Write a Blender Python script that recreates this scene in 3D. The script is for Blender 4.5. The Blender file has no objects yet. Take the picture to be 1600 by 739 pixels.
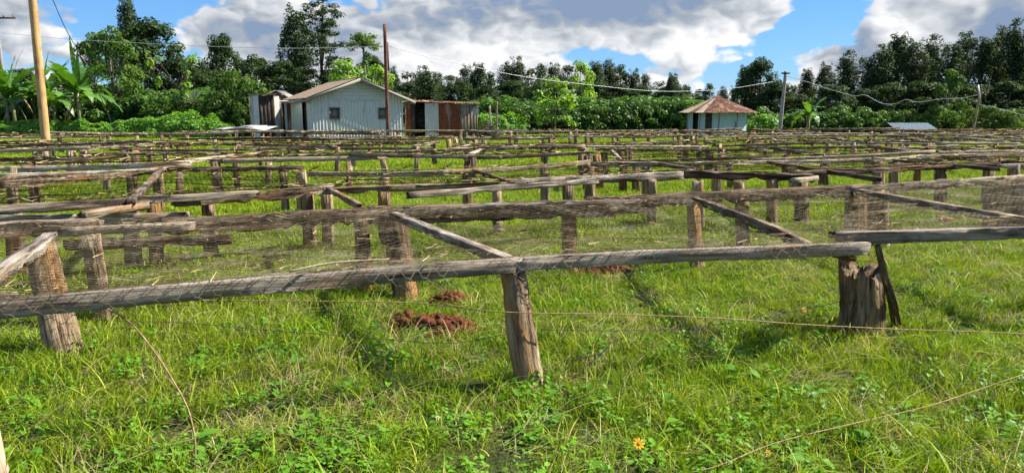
import bpy, math, random
import numpy as np
from mathutils import Vector, Matrix, Euler

# ------------------------------------------------------------------ camera
SC = bpy.context.scene
COL = SC.collection
F_PX, CX, CY, YH, HC = 1120.0, 800.0, 369.5, 178.0, 1.65
PITCH = math.atan((CY - YH) / F_PX)
cam = bpy.data.cameras.new('camera')
cam.sensor_width = 36.0
cam.lens = 36.0 * F_PX / 1600.0
cam.clip_start = 0.05
cam.clip_end = 3000
camo = bpy.data.objects.new('camera', cam)
COL.objects.link(camo)
camo.location = (0, 0, HC)
camo.rotation_euler = (math.pi / 2 - PITCH, 0, 0)
SC.camera = camo

def ray(x, y):
    a, b = (x - CX) / F_PX, (CY - y) / F_PX
    c, s = math.cos(PITCH), math.sin(PITCH)
    return Vector((a, c + b * s, -s + b * c))

def P(x, y, z=0.8):                       # the point of height z seen at a pixel of the photograph
    r = ray(x, y)
    t = (z - HC) / r.z
    return Vector((0, 0, HC)) + r * t

def Q(x, y, Y):                           # the point at distance Y seen at a pixel of the photograph
    r = ray(x, y)
    return Vector((0, 0, HC)) + r * (Y / r.y)

# ------------------------------------------------------------------ sky and sun
SUN_AZ, SUN_EL = math.radians(13), math.radians(45)      # azimuth measured from +x towards +y
world = bpy.data.worlds.new('World')
SC.world = world
world.use_nodes = True
NT = world.node_tree
NT.nodes.clear()

class G:                                   # a small node-graph writer
    def __init__(s, nt): s.nt = nt
    def n(s, t, **kw):
        nd = s.nt.nodes.new(t)
        for k, v in kw.items(): setattr(nd, k, v)
        return nd
    def put(s, sock, v):
        if v is None: return
        if isinstance(v, bpy.types.NodeSocket): s.nt.links.new(v, sock)
        else: sock.default_value = v
    def m(s, op, a, b=None, c=None, clamp=False):
        nd = s.n('ShaderNodeMath', operation=op, use_clamp=clamp)
        for i, v in enumerate((a, b, c)): s.put(nd.inputs[i], v)
        return nd.outputs[0]
    def v(s, op, a, b=None):
        nd = s.n('ShaderNodeVectorMath', operation=op)
        s.put(nd.inputs[0], a); s.put(nd.inputs[1], b)
        return nd.outputs['Value'] if op in ('DOT_PRODUCT', 'LENGTH') else nd.outputs[0]
    def mix(s, f, a, b, blend='MIX'):
        nd = s.n('ShaderNodeMix', data_type='RGBA', blend_type=blend)
        s.put(nd.inputs[0], f); s.put(nd.inputs[6], a); s.put(nd.inputs[7], b)
        return nd.outputs[2]
    def noise(s, vec, scale, detail=4, rough=0.55, out=0, dist=0.0):
        nd = s.n('ShaderNodeTexNoise')
        s.put(nd.inputs['Vector'], vec)
        nd.inputs['Scale'].default_value = scale
        nd.inputs['Detail'].default_value = detail
        nd.inputs['Roughness'].default_value = rough
        nd.inputs['Distortion'].default_value = dist
        return nd.outputs[out]
    def ramp(s, f, stops, interp='LINEAR'):
        nd = s.n('ShaderNodeValToRGB')
        cr = nd.color_ramp
        cr.interpolation = interp
        while len(cr.elements) < len(stops): cr.elements.new(0.5)
        for e, (p, c) in zip(cr.elements, stops):
            e.position = p
            e.color = tuple(c) + (1,) if len(c) == 3 else c
        s.put(nd.inputs[0], f)
        return nd.outputs[0]
    def smooth(s, f, lo, hi):
        nd = s.n('ShaderNodeMapRange', interpolation_type='SMOOTHSTEP')
        s.put(nd.inputs[0], f)
        nd.inputs[1].default_value = lo; nd.inputs[2].default_value = hi
        return nd.outputs[0]
    def comb(s, x, y, z):
        nd = s.n('ShaderNodeCombineXYZ')
        for i, q in enumerate((x, y, z)): s.put(nd.inputs[i], q)
        return nd.outputs[0]
    def sep(s, v):
        nd = s.n('ShaderNodeSeparateXYZ'); s.put(nd.inputs[0], v)
        return nd.outputs

def build_world():
    g = G(NT)
    tc = g.n('ShaderNodeTexCoord').outputs['Generated']
    sky = g.n('ShaderNodeTexSky', sky_type='NISHITA', sun_disc=False)
    sky.sun_elevation = SUN_EL
    sky.sun_rotation = math.pi / 2 - SUN_AZ
    sky.air_density = 1.0; sky.dust_density = 0.0; sky.ozone_density = 1.5
    hs = g.n('ShaderNodeHueSaturation')
    hs.inputs['Saturation'].default_value = 1.35
    hs.inputs['Value'].default_value = 0.95
    g.put(hs.inputs['Color'], sky.outputs[0])
    x, y, z = g.sep(tc)
    az = g.m('ARCTAN2', x, y)
    el = g.m('ARCSINE', z)
    uv = g.comb(az, el, 0.0)
    squash = g.v('MULTIPLY', tc, (1.0, 1.0, 1.7))
    w = g.noise(squash, 8.0, 2, 0.5, out=1)
    w = g.v('MULTIPLY', g.v('SUBTRACT', w, (0.5, 0.5, 0.5)), (0.085, 0.05, 0.0))
    uvw = g.v('ADD', uv, w)
    def blobs(lst):
        tot = None
        for (px, py, rx, ry, k) in lst:
            d = ray(px, py).normalized()
            a0, e0 = math.atan2(d.x, d.y), math.asin(d.z)
            q = g.v('MULTIPLY', g.v('SUBTRACT', uvw, (a0, e0, 0)), (F_PX / rx, F_PX / ry, 0))
            e = g.m('EXPONENT', g.m('MULTIPLY', g.v('DOT_PRODUCT', q, q), -1.0))
            e = g.m('MULTIPLY', e, k)
            tot = e if tot is None else g.m('ADD', tot, e)
        return tot
    cover = blobs([
        (50, 70, 130, 40, .45), (20, 10, 120, 36, .3), (205, 25, 85, 75, -1.6), (600, 20, 40, 26, -.5),
        (420, 50, 170, 80, .75), (620, 60, 170, 110, .55), (800, 90, 190, 90, .5), (980, 10, 260, 70, .9),
        (1130, 50, 140, 90, .7), (930, 88, 55, 26, -.8), (548, -4, 60, 30, -.7), (860, 100, 60, 22, -.4),
        (1255, 70, 90, 75, -1.2), (1225, 92, 60, 14, .6), (1395, 55, 75, 55, 1.3), (1300, 20, 45, 40, -.7), (1350, 110, 90, 30, .7),
        (1555, 30, 85, 85, .95), (1478, 5, 30, 44, -.8), (1590, 5, 40, 24, -.5), (1270, 110, 50, 20, .5), (330, 70, 60, 40, .4),
        (1040, 95, 60, 14, -.5)])
    grey = blobs([
        (60, 20, 150, 60, 1.0), (350, 30, 90, 55, .6), (480, 58, 130, 28, .55), (640, 25, 140, 24, .55), (960, 6, 260, 36, 1.6), (870, 70, 110, 22, .35),
        (1010, 105, 130, 18, .5), (1550, 35, 90, 95, 1.8), (1340, 75, 40, 50, .9), (1310, 100, 60, 24, .9), (1345, 45, 20, 40, .5), (700, 80, 60, 20, .4),
        (560, 85, 90, 20, .35)])
    white = blobs([(1395, 28, 52, 30, 1.3), (1415, 78, 62, 26, 1.2), (1490, 25, 14, 36, .9), (1595, 58, 20, 26, 1.1), (105, 58, 60, 16, .9),
                   (740, 60, 70, 40, .6), (1130, 70, 110, 50, .5), (660, 110, 90, 30, .5), (1240, 92, 60, 12, .6), (300, 65, 26, 30, .5)])
    n1 = g.noise(squash, 6.0, 1, 0.5)
    warp = g.v('MULTIPLY', g.v('SUBTRACT', g.noise(squash, 26.0, 2, 0.55, out=1), (0.5, 0.5, 0.5)), (0.055, 0.055, 0.055))
    def puffs(vec):                        # billows: a cell distance broken up by noise
        wv = g.v('ADD', vec, warp)
        tot = None
        for sc, k in ((13.0, 0.62), (31.0, 0.38)):
            vo = g.n('ShaderNodeTexVoronoi', feature='F1')
            g.put(vo.inputs['Vector'], wv)
            vo.inputs['Scale'].default_value = sc
            q = g.m('MULTIPLY', g.m('SUBTRACT', 0.62, vo.outputs['Distance']), k * 2.0)
            tot = q if tot is None else g.m('ADD', tot, q)
        return tot
    n2 = puffs(squash)
    sh = Vector((0.62, 0.10, 0.78)) * 0.016
    n3 = puffs(g.v('ADD', squash, tuple(sh)))
    fine = g.noise(squash, 40.0, 4, 0.6)
    f = g.m('ADD', cover, g.m('MULTIPLY', g.m('SUBTRACT', n1, 0.47), 1.4))
    f = g.m('ADD', f, g.m('MULTIPLY', g.m('SUBTRACT', n2, 0.25), 0.85))
    f = g.m('ADD', f, g.m('MULTIPLY', g.m('SUBTRACT', fine, 0.5), 0.55))
    alpha = g.smooth(f, 0.0, 0.34)
    lit = g.m('MULTIPLY', g.m('SUBTRACT', n2, n3), 0.75)
    thick = g.smooth(f, 0.3, 1.5)
    s = g.m('SUBTRACT', g.m('ADD', 0.86, lit), g.m('MULTIPLY', thick, 0.20))
    s = g.m('SUBTRACT', s, g.m('MULTIPLY', grey, 0.56))
    s = g.m('ADD', s, g.m('MULTIPLY', g.m('SUBTRACT', fine, 0.5), 0.25))
    s = g.m('ADD', s, g.m('MULTIPLY', white, 0.42), clamp=True)
    ccol = g.ramp(s, [(0.0, (.24, .33, .48)), (0.3, (.39, .435, .50)), (0.65, (.66, .69, .73)), (1.0, (.97, .97, .98))])
    ccol = g.v('MULTIPLY', ccol, (8.4, 8.4, 8.4))
    col = g.mix(alpha, g.mix(0.5, g.v('MULTIPLY', hs.outputs[0], (0.70, 0.92, 1.22)), (1.6, 3.9, 7.8, 1)), ccol)
    bg = g.n('ShaderNodeBackground')
    g.put(bg.inputs[0], col)
    bg.inputs[1].default_value = 0.05
    out = g.n('ShaderNodeOutputWorld')
    g.put(out.inputs[0], bg.outputs[0])
build_world()
world.cycles.sampling_method = 'MANUAL'
world.cycles.sample_map_resolution = 512

sun = bpy.data.lights.new('sun', 'SUN')
sun.energy = 5.0
sun.angle = math.radians(0.5)
sun.color = (1.0, 0.93, 0.80)
suno = bpy.data.objects.new('sun', sun)
COL.objects.link(suno)
sdir = Vector((math.cos(SUN_EL) * math.cos(SUN_AZ), math.cos(SUN_EL) * math.sin(SUN_AZ), math.sin(SUN_EL)))
suno.rotation_euler = sdir.to_track_quat('Z', 'Y').to_euler()
suno.location = (20, 0, 30)

vs = SC.view_settings
vs.view_transform = 'Standard'
vs.look = 'None'
vs.gamma = 1.0
vs.exposure = 1.38
vs.use_curve_mapping = False
SC.cycles.max_bounces = 5
SC.cycles.use_light_tree = False
SC.cycles.diffuse_bounces = 2
SC.cycles.glossy_bounces = 2
SC.cycles.transmission_bounces = 4
SC.cycles.transparent_max_bounces = 4
SC.cycles.use_denoising = True
SC.cycles.denoiser = 'OPENIMAGEDENOISE'
SC.cycles.denoising_input_passes = 'RGB_ALBEDO_NORMAL'
SC.cycles.denoising_prefilter = 'ACCURATE'
SC.cycles.use_adaptive_sampling = False

# ------------------------------------------------------------------ helpers
def tag(o, label=None, cat=None, group=None, kind=None):
    if label: o['label'] = label
    if cat: o['category'] = cat
    if group: o['group'] = group
    if kind: o['kind'] = kind
    return o

def empty(name, loc, rz=0.0):
    o = bpy.data.objects.new(name, None)
    o.empty_display_size = 0.2
    COL.objects.link(o)
    o.location = loc
    o.rotation_euler = (0, 0, rz)
    return o

def link(name, me, parent=None, loc=None):
    o = bpy.data.objects.new(name, me)
    COL.objects.link(o)
    if parent is not None: o.parent = parent
    if loc is not None: o.location = loc
    return o

def mesh(name, V, faces, mat, smooth=False, v=None, gco=None):
    """faces: list of (M,k) integer arrays"""
    V = np.asarray(V, dtype=np.float32).reshape(-1, 3)
    faces = [np.asarray(f, dtype=np.int32) for f in faces if len(f)]
    me = bpy.data.meshes.new(name)
    me.vertices.add(len(V))
    me.vertices.foreach_set('co', V.ravel())
    nl = sum(f.size for f in faces)
    npoly = sum(len(f) for f in faces)
    me.loops.add(nl)
    me.polygons.add(npoly)
    me.loops.foreach_set('vertex_index', np.concatenate([f.ravel() for f in faces]))
    tot = np.concatenate([np.full(len(f), f.shape[1], dtype=np.int32) for f in faces])
    start = np.concatenate([[0], np.cumsum(tot)[:-1]]).astype(np.int32)
    me.polygons.foreach_set('loop_start', start)
    me.polygons.foreach_set('loop_total', tot)
    if smooth: me.polygons.foreach_set('use_smooth', np.ones(npoly, dtype=bool))
    me.update(calc_edges=True)
    me.validate()
    if v is not None:
        a = me.attributes.new('v', 'FLOAT', 'POINT')
        a.data.foreach_set('value', np.asarray(v, dtype=np.float32))
    if gco is not None:
        a = me.attributes.new('gco', 'FLOAT_VECTOR', 'POINT')
        a.data.foreach_set('vector', np.asarray(gco, dtype=np.float32).ravel())
    me.materials.append(mat)
    return me

class MB:
    """collects pieces of one mesh"""
    def __init__(s): s.V = []; s.F = {}; s.g = []; s.n = 0
    def add(s, V, F, g=None):
        V = np.asarray(V, float).reshape(-1, 3)
        s.V.append(V); s.g.append(V if g is None else np.asarray(g, float))
        for f in F:
            f = np.asarray(f)
            if f.size: s.F.setdefault(f.shape[1], []).append(f + s.n)
        s.n += len(V)
        return s
    def box(s, x0, x1, y0, y1, z0, z1):
        V = [(x, y, z) for x in (x0, x1) for y in (y0, y1) for z in (z0, z1)]
        return s.add(V, [[(0, 1, 3, 2), (4, 6, 7, 5), (0, 4, 5, 1), (2, 3, 7, 6), (0, 2, 6, 4), (1, 5, 7, 3)]])
    def prism(s, pts, d):                       # polygon pushed along the vector d
        pts = np.asarray(pts, float); k = len(pts)
        V = np.vstack([pts, pts + np.asarray(d, float)])
        s.add(V, [[tuple(range(k))[::-1]], [tuple(range(k, 2 * k))], [(i, (i + 1) % k, k + (i + 1) % k, k + i) for i in range(k)]])
        return s
    def tube(s, path, r, sides=6):
        V, F, g = sweep(path, [(math.cos(a) * 1.0, math.sin(a)) for a in np.linspace(0, 2 * math.pi, sides, endpoint=False)], scale=r)
        return s.add(V, F, g)
    def me(s, name, mat, smooth=False, off=None):
        V = np.vstack(s.V)
        if off is not None: V = V - np.asarray(off, float)
        return mesh(name, V, [np.vstack(f) for f in s.F.values()], mat, smooth, gco=np.vstack(s.g))
    def obj(s, name, mat, parent=None, smooth=False, world=True):
        off = None
        if parent is not None and world: off = parent.location
        return link(name, s.me(name, mat, smooth, off), parent)

def smooth_noise(rng, n, amp, step=4):
    k = max(2, n // step + 2)
    return np.interp(np.linspace(0, k - 1, n), np.arange(k), rng.normal(0, amp, k))

def sweep(path, prof, hint=(0, 0, 1), scale=1.0, rng=None, jit=0.0, low=0.0, ragged=0.0, caps=True, twist=0.0):
    """profile (k,2) swept along a path; returns V, F, grain coordinates"""
    path = np.asarray([tuple(p) for p in path], float)
    prof = np.asarray(prof, float)
    n, k = len(path), len(prof)
    T = np.gradient(path, axis=0)
    T /= np.linalg.norm(T, axis=1)[:, None] + 1e-9
    h = np.asarray(hint, float)
    h = np.broadcast_to(h, T.shape).copy()
    par = np.abs((h * T).sum(1)) > 0.97
    h[par] = (1.0, 0.0, 0.0)
    S = np.cross(T, h); S /= np.linalg.norm(S, axis=1)[:, None] + 1e-9
    U = np.cross(S, T)
    sc = np.broadcast_to(np.asarray(scale, float), (n,))
    off = np.broadcast_to(prof[None], (n, k, 2)) * sc[:, None, None]
    off = off.copy()
    if rng is not None:
        if low: 
            for j in range(k):
                off[:, j, 0] += smooth_noise(rng, n, low); off[:, j, 1] += smooth_noise(rng, n, low)
        if jit: off += rng.normal(0, jit, off.shape)
    if twist:
        a = np.linspace(-twist, twist, n)
        c, s_ = np.cos(a)[:, None], np.sin(a)[:, None]
        off = np.stack([off[:, :, 0] * c - off[:, :, 1] * s_, off[:, :, 0] * s_ + off[:, :, 1] * c], -1)
    V = path[:, None] + off[:, :, :1] * S[:, None] + off[:, :, 1:] * U[:, None]
    L = np.concatenate([[0], np.cumsum(np.linalg.norm(np.diff(path, axis=0), axis=1))])
    if rng is not None and ragged:
        e0 = rng.uniform(-ragged, ragged * .4, k); e1 = rng.uniform(-ragged * .4, ragged, k)
        V[0] += e0[:, None] * T[0]; V[-1] += e1[:, None] * T[-1]
    g = np.concatenate([np.broadcast_to(L[:, None, None], (n, k, 1)), off], -1)
    i = np.arange(n - 1)[:, None]; j = np.arange(k)[None]
    a = i * k + j; b = i * k + (j + 1) % k
    F = [np.stack([a, b, b + k, a + k], -1).reshape(-1, 4)]
    if caps: F.append(np.array([list(range(k))[::-1], [(n - 1) * k + q for q in range(k)]]))
    return V.reshape(-1, 3), F, g.reshape(-1, 3)

# ------------------------------------------------------------------ materials
MATS = {}
def mat(name):
    m = bpy.data.materials.new(name)
    m.use_nodes = True
    m.node_tree.nodes.clear()
    MATS[name] = m
    return m, G(m.node_tree)

def finish(g, col, rough=0.7, bump=None, bstr=0.4, bdist=0.02, metal=0.0, spec=0.4, trans=0.0, tcol=None):
    p = g.n('ShaderNodeBsdfPrincipled')
    g.put(p.inputs['Base Color'], col if not isinstance(col, tuple) else tuple(col) + (1,))
    g.put(p.inputs['Roughness'], rough)
    g.put(p.inputs['Metallic'], metal)
    p.inputs['Specular IOR Level'].default_value = spec
    if bump is not None:
        b = g.n('ShaderNodeBump')
        b.inputs['Strength'].default_value = bstr
        b.inputs['Distance'].default_value = bdist
        g.put(b.inputs['Height'], bump)
        g.put(p.inputs['Normal'], b.outputs[0])
    o = g.n('ShaderNodeOutputMaterial')
    sh = p.outputs[0]
    if trans:
        t = g.n('ShaderNodeBsdfTranslucent')
        g.put(t.inputs[0], tcol if tcol is not None else col)
        mx = g.n('ShaderNodeMixShader')
        mx.inputs[0].default_value = trans
        g.put(mx.inputs[1], sh); g.put(mx.inputs[2], t.outputs[0])
        sh = mx.outputs[0]
    g.put(o.inputs[0], sh)

def attr(g, name, out='Fac'):
    a = g.n('ShaderNodeAttribute'); a.attribute_name = name
    return a.outputs[out]

def orand(g): return g.n('ShaderNodeObjectInfo').outputs['Random']
def pos(g): return g.n('ShaderNodeNewGeometry').outputs['Position']

def leaf_mat(name, dark, light, extra=None, rough=0.5, trans=0.35, spec=0.35, patch=0.0, pcol=None, pscale=0.5):
    m, g = mat(name)
    r = attr(g, 'v')
    f = g.m('ADD', g.m('MULTIPLY', r, 0.66), g.m('MULTIPLY', orand(g), 0.34))
    stops = [(0.0, dark), (0.8, light)]
    if extra: stops += [(0.9, extra), (1.0, extra)]
    c = g.ramp(f, stops)
    if patch:
        n = g.noise(pos(g), pscale, 3, 0.6)
        c = g.mix(g.m('MULTIPLY', g.smooth(n, 0.50, 0.68), patch), c, tuple(pcol) + (1,))
    tc = g.mix(1.0, c, (1.6, 1.6, 0.4, 1), 'MULTIPLY')
    finish(g, c, rough, spec=spec, trans=trans, tcol=tc)
    return m

def wood_mat(name, stops, scale=1.0, crack=0.5, rough=0.85, bstr=0.8, warm=None, bdist=0.03):
    m, g = mat(name)
    co = attr(g, 'gco', 'Vector')
    rnd = orand(g)
    co = g.v('ADD', co, g.comb(g.m('MULTIPLY', rnd, 37.0), g.m('MULTIPLY', rnd, 11.0), 0.0))
    st = g.v('MULTIPLY', co, (2.2 * scale, 26.0 * scale, 26.0 * scale))
    grain = g.noise(st, 1.0, 6, 0.62, dist=0.5)
    fine = g.noise(g.v('MULTIPLY', co, (5 * scale, 110.0 * scale, 110.0 * scale)), 1.0, 3, 0.6)
    big = g.noise(g.v('MULTIPLY', co, (3.0, 6.0, 6.0)), 1.0, 4, 0.6)
    f = g.m('ADD', g.m('MULTIPLY', grain, 0.60), g.m('ADD', g.m('MULTIPLY', big, 0.38), g.m('MULTIPLY', fine, 0.06)))
    f = g.m('ADD', f, g.m('MULTIPLY', g.m('SUBTRACT', rnd, 0.5), 0.12))
    c = g.ramp(f, stops)
    if warm:
        wn = g.noise(g.v('MULTIPLY', co, (1.3, 4.0, 4.0)), 1.0, 3, 0.6)
        c = g.mix(g.m('MULTIPLY', g.smooth(wn, 0.52, 0.66), 0.75), c, tuple(warm) + (1,))
    ck = g.ramp(grain, [(0.30, (1, 1, 1)), (0.37, (0, 0, 0))])
    c = g.mix(g.m('MULTIPLY', ck, crack), c, (0.018, 0.013, 0.010, 1))
    hgt = g.m('SUBTRACT', g.m('ADD', grain, g.m('MULTIPLY', fine, 0.35)), g.m('MULTIPLY', ck, 0.5))
    finish(g, c, rough, hgt, bstr, bdist, spec=0.1)
    return m

M_BOARD = wood_mat('weathered board', [(0.36, (0.026, 0.019, 0.014)), (0.47, (0.095, 0.072, 0.053)), (0.55, (0.215, 0.18, 0.145)), (0.65, (0.43, 0.38, 0.32))], warm=(0.17, 0.098, 0.055))
M_SLAB = wood_mat('bark slab', [(0.37, (0.014, 0.009, 0.006)), (0.48, (0.060, 0.039, 0.026)), (0.58, (0.155, 0.112, 0.076)), (0.67, (0.36, 0.29, 0.215))], warm=(0.19, 0.095, 0.045), crack=0.7, bstr=1.0)
M_PALE = wood_mat('pale board', [(0.30, (0.10, 0.075, 0.055)), (0.46, (0.24, 0.19, 0.14)), (0.60, (0.40, 0.33, 0.25)), (0.72, (0.52, 0.45, 0.36))], warm=(0.36, 0.20, 0.09), crack=0.35)
M_POST = wood_mat('old post', [(0.30, (0.030, 0.019, 0.012)), (0.44, (0.13, 0.088, 0.054)), (0.56, (0.32, 0.235, 0.15)), (0.70, (0.58, 0.46, 0.31))], warm=(0.33, 0.17, 0.055), crack=0.8, bstr=1.0, bdist=.05)
M_RAIL = wood_mat('grey rail', [(0.35, (0.045, 0.035, 0.027)), (0.46, (0.145, 0.118, 0.092)), (0.56, (0.27, 0.23, 0.185)), (0.67, (0.43, 0.37, 0.30))], warm=(0.30, 0.20, 0.115), crack=0.75, bstr=0.9)
M_POLE = wood_mat('tan pole', [(0.30, (0.20, 0.11, 0.045)), (0.50, (0.40, 0.24, 0.10)), (0.72, (0.55, 0.36, 0.17))], scale=0.35, crack=0.6, bstr=0.7, warm=(0.24, 0.13, 0.055))
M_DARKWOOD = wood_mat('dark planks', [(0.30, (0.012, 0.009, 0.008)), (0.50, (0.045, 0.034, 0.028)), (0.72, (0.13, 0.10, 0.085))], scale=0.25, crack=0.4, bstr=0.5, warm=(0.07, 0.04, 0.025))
M_GREYWOOD = wood_mat('grey planks', [(0.30, (0.08, 0.065, 0.05)), (0.50, (0.20, 0.165, 0.12)), (0.72, (0.36, 0.31, 0.24))], scale=0.25, crack=0.3, bstr=0.4, warm=(0.16, 0.07, 0.03))
M_BARK = wood_mat('tree bark', [(0.30, (0.030, 0.022, 0.015)), (0.50, (0.10, 0.078, 0.055)), (0.72, (0.22, 0.18, 0.13))], scale=0.3, crack=0.3, bstr=0.5)
M_POLEGREY = wood_mat('grey pole', [(0.30, (0.12, 0.10, 0.085)), (0.50, (0.26, 0.235, 0.21)), (0.72, (0.42, 0.39, 0.36))], scale=0.35, crack=0.25, bstr=0.3)
M_REDPOLE = wood_mat('red brown pole', [(0.30, (0.055, 0.022, 0.016)), (0.50, (0.13, 0.052, 0.036)), (0.72, (0.24, 0.12, 0.085))], scale=0.35, crack=0.25, bstr=0.3)

def make_wire():
    m, g = mat('galvanised wire')
    n = g.noise(pos(g), 3.0, 3, 0.55)
    c = g.ramp(n, [(0.38, (0.040, 0.028, 0.016)), (0.52, (0.095, 0.072, 0.043)), (0.70, (0.24, 0.205, 0.15))])
    finish(g, c, 0.75, spec=0.1)
    return m
M_WIRE = make_wire()
def simple(name, a, b, scale=8.0, rough=0.8, metal=0.0, spec=0.3, bstr=0.0, trans=0.0):
    m, g = mat(name)
    n = g.noise(pos(g), scale, 5, 0.6)
    c = g.ramp(n, [(0.34, a), (0.66, b)])
    finish(g, c, rough, n if bstr else None, bstr, 0.03, metal, spec, trans)
    return m
M_RUSTWIRE = simple('rusty wire', (0.17, 0.095, 0.048), (0.34, 0.23, 0.13), 30, 0.6, 0.2)
M_CABLE = simple('pale cable', (0.42, 0.42, 0.41), (0.58, 0.58, 0.56), 3, 0.5)
M_DARKWIRE = simple('dark wire', (0.03, 0.03, 0.03), (0.06, 0.06, 0.06), 3, 0.6)
M_SOIL = simple('red soil', (0.050, 0.014, 0.005), (0.145, 0.043, 0.014), 22, 0.95, bstr=0.8)
M_BRICK = simple('fired brick', (0.28, 0.085, 0.040), (0.40, 0.15, 0.075), 30, 0.9, bstr=0.4)
M_STRAW = leaf_mat('dry straw', (0.16, 0.10, 0.05), (0.42, 0.31, 0.17), rough=0.8, trans=0.15)
M_CHARRED = simple('dead brushwood', (0.020, 0.016, 0.012), (0.075, 0.058, 0.042), 5, 0.9)
M_DOORSHADE = simple('painted doorway shade', (0.020, 0.017, 0.015), (0.035, 0.030, 0.026), 2, 0.9)
M_MORTAR = simple('blocked pane', (0.12, 0.11, 0.10), (0.22, 0.205, 0.19), 9, 0.9, bstr=0.3)
M_WHITE = simple('white sheet', (0.27, 0.26, 0.235), (0.45, 0.44, 0.40), 2.5, 0.55)
M_INSUL = simple('insulator', (0.10, 0.06, 0.04), (0.16, 0.10, 0.07), 3, 0.3)
M_STEEL = simple('galvanised steel', (0.42, 0.43, 0.44), (0.58, 0.59, 0.60), 3, 0.4, 0.5)

def sheet_mat(name, base, base2, rust, amount, rough=0.42, metal=0.25, streak=(1.2, 1.2, 0.25)):
    m, g = mat(name)
    tc = g.n('ShaderNodeTexCoord').outputs['Object']
    rnd = orand(g)
    co = g.v('ADD', tc, g.comb(g.m('MULTIPLY', rnd, 19.0), g.m('MULTIPLY', rnd, 7.0), 0.0))
    n = g.noise(g.v('MULTIPLY', co, streak), 1.6, 6, 0.62)
    n2 = g.noise(co, 5.0, 4, 0.6)
    c = g.mix(n2, tuple(base) + (1,), tuple(base2) + (1,))
    rc = g.ramp(n2, [(0.3, tuple(q * 0.45 for q in rust)), (0.7, rust)])
    k = g.smooth(g.m('ADD', n, g.m('MULTIPLY', g.m('SUBTRACT', n2, 0.5), 0.3)), 0.72 - amount, 0.84 - amount)
    c = g.mix(k, c, rc)
    finish(g, c, g.m('ADD', rough, g.m('MULTIPLY', k, 0.4)), n2, 0.12, 0.02, metal, 0.5)
    return m
M_TIN = sheet_mat('pale tin sheet', (0.43, 0.45, 0.435), (0.57, 0.585, 0.56), (0.26, 0.19, 0.13), 0.12)
M_TIN2 = sheet_mat('grey tin sheet', (0.36, 0.38, 0.37), (0.52, 0.54, 0.53), (0.24, 0.12, 0.06), 0.14)
M_RUST = sheet_mat('rusted sheet', (0.30, 0.24, 0.20), (0.22, 0.10, 0.06), (0.23, 0.065, 0.028), 0.34, 0.7, 0.05)
M_RUSTROOF = sheet_mat('rust red roof', (0.19, 0.088, 0.036), (0.135, 0.050, 0.019), (0.092, 0.029, 0.011), 0.32, 0.7, 0.05, (1, 1, 1))
M_RUSTPALE = sheet_mat('half rusted roof', (0.36, 0.29, 0.205), (0.30, 0.22, 0.14), (0.20, 0.070, 0.028), 0.18, 0.6, 0.1, (2.0, 2.0, 0.5))
M_TANROOF = sheet_mat('tan roof sheet', (0.26, 0.185, 0.12), (0.32, 0.235, 0.155), (0.17, 0.10, 0.058), 0.16, 0.55, 0.1)
M_FASCIA = sheet_mat('grey fascia', (0.17, 0.155, 0.14), (0.27, 0.25, 0.225), (0.20, 0.15, 0.10), 0.10, 0.8, 0.0)
M_TURQ = sheet_mat('turquoise paint', (0.27, 0.40, 0.40), (0.38, 0.52, 0.51), (0.13, 0.10, 0.075), 0.12, 0.65, 0.0, (1.5, 1.5, 0.4))
M_BLUEROOF = sheet_mat('blue grey roof', (0.045, 0.080, 0.12), (0.07, 0.115, 0.16), (0.10, 0.11, 0.12), 0.12, 0.7, 0.0)

M_GRASS = leaf_mat('grass blades', (0.019, 0.052, 0.003), (0.26, 0.385, 0.011), (0.46, 0.42, 0.09), 0.55, 0.27, 0.18, 0.30, (0.32, 0.32, 0.020), 0.6)
M_GRASSDRY = leaf_mat('dry grass blades', (0.22, 0.19, 0.075), (0.48, 0.40, 0.21), None, 0.7, 0.3)
M_WEED = leaf_mat('weed leaves', (0.040, 0.125, 0.010), (0.14, 0.31, 0.016), None, 0.5, 0.28, 0.22)
M_LEAFDARK = leaf_mat('dark tree leaves', (0.009, 0.024, 0.008), (0.045, 0.080, 0.022), None, 0.65, 0.22, 0.15)
M_LEAFBLUE = leaf_mat('grey green tree leaves', (0.011, 0.027, 0.012), (0.052, 0.083, 0.033), None, 0.65, 0.22, 0.15)
M_LEAFMID = leaf_mat('mid green tree leaves', (0.024, 0.062, 0.012), (0.085, 0.155, 0.026), None, 0.6, 0.30, 0.2)
M_COFFEE = leaf_mat('coffee leaves', (0.016, 0.052, 0.010), (0.085, 0.175, 0.030), None, 0.5, 0.28, 0.25)
M_BRIGHT = leaf_mat('bright leaves', (0.060, 0.17, 0.018), (0.19, 0.37, 0.045), None, 0.45, 0.42, 0.35)
M_LIME = leaf_mat('lime leaves', (0.075, 0.17, 0.018), (0.22, 0.36, 0.055), None, 0.45, 0.42, 0.35)
M_SISAL = leaf_mat('sisal leaves', (0.10, 0.17, 0.09), (0.26, 0.33, 0.20), None, 0.5, 0.1, 0.4)
M_BANANA = leaf_mat('banana leaves', (0.034, 0.10, 0.014), (0.105, 0.225, 0.034), None, 0.42, 0.32, 0.4)
M_DEAD = leaf_mat('dead banana leaves', (0.15, 0.10, 0.05), (0.30, 0.21, 0.11), None, 0.8, 0.15)
M_PETAL = leaf_mat('yellow petals', (0.72, 0.36, 0.010), (0.85, 0.50, 0.015), None, 0.5, 0.3)
M_CREAM = leaf_mat('cream petals', (0.62, 0.56, 0.34), (0.75, 0.70, 0.50), None, 0.5, 0.3)
M_CORE = simple('flower centre', (0.30, 0.09, 0.01), (0.42, 0.16, 0.01), 90, 0.8)
M_STEM = simple('green stem', (0.07, 0.14, 0.03), (0.12, 0.20, 0.05), 20, 0.6)

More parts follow.
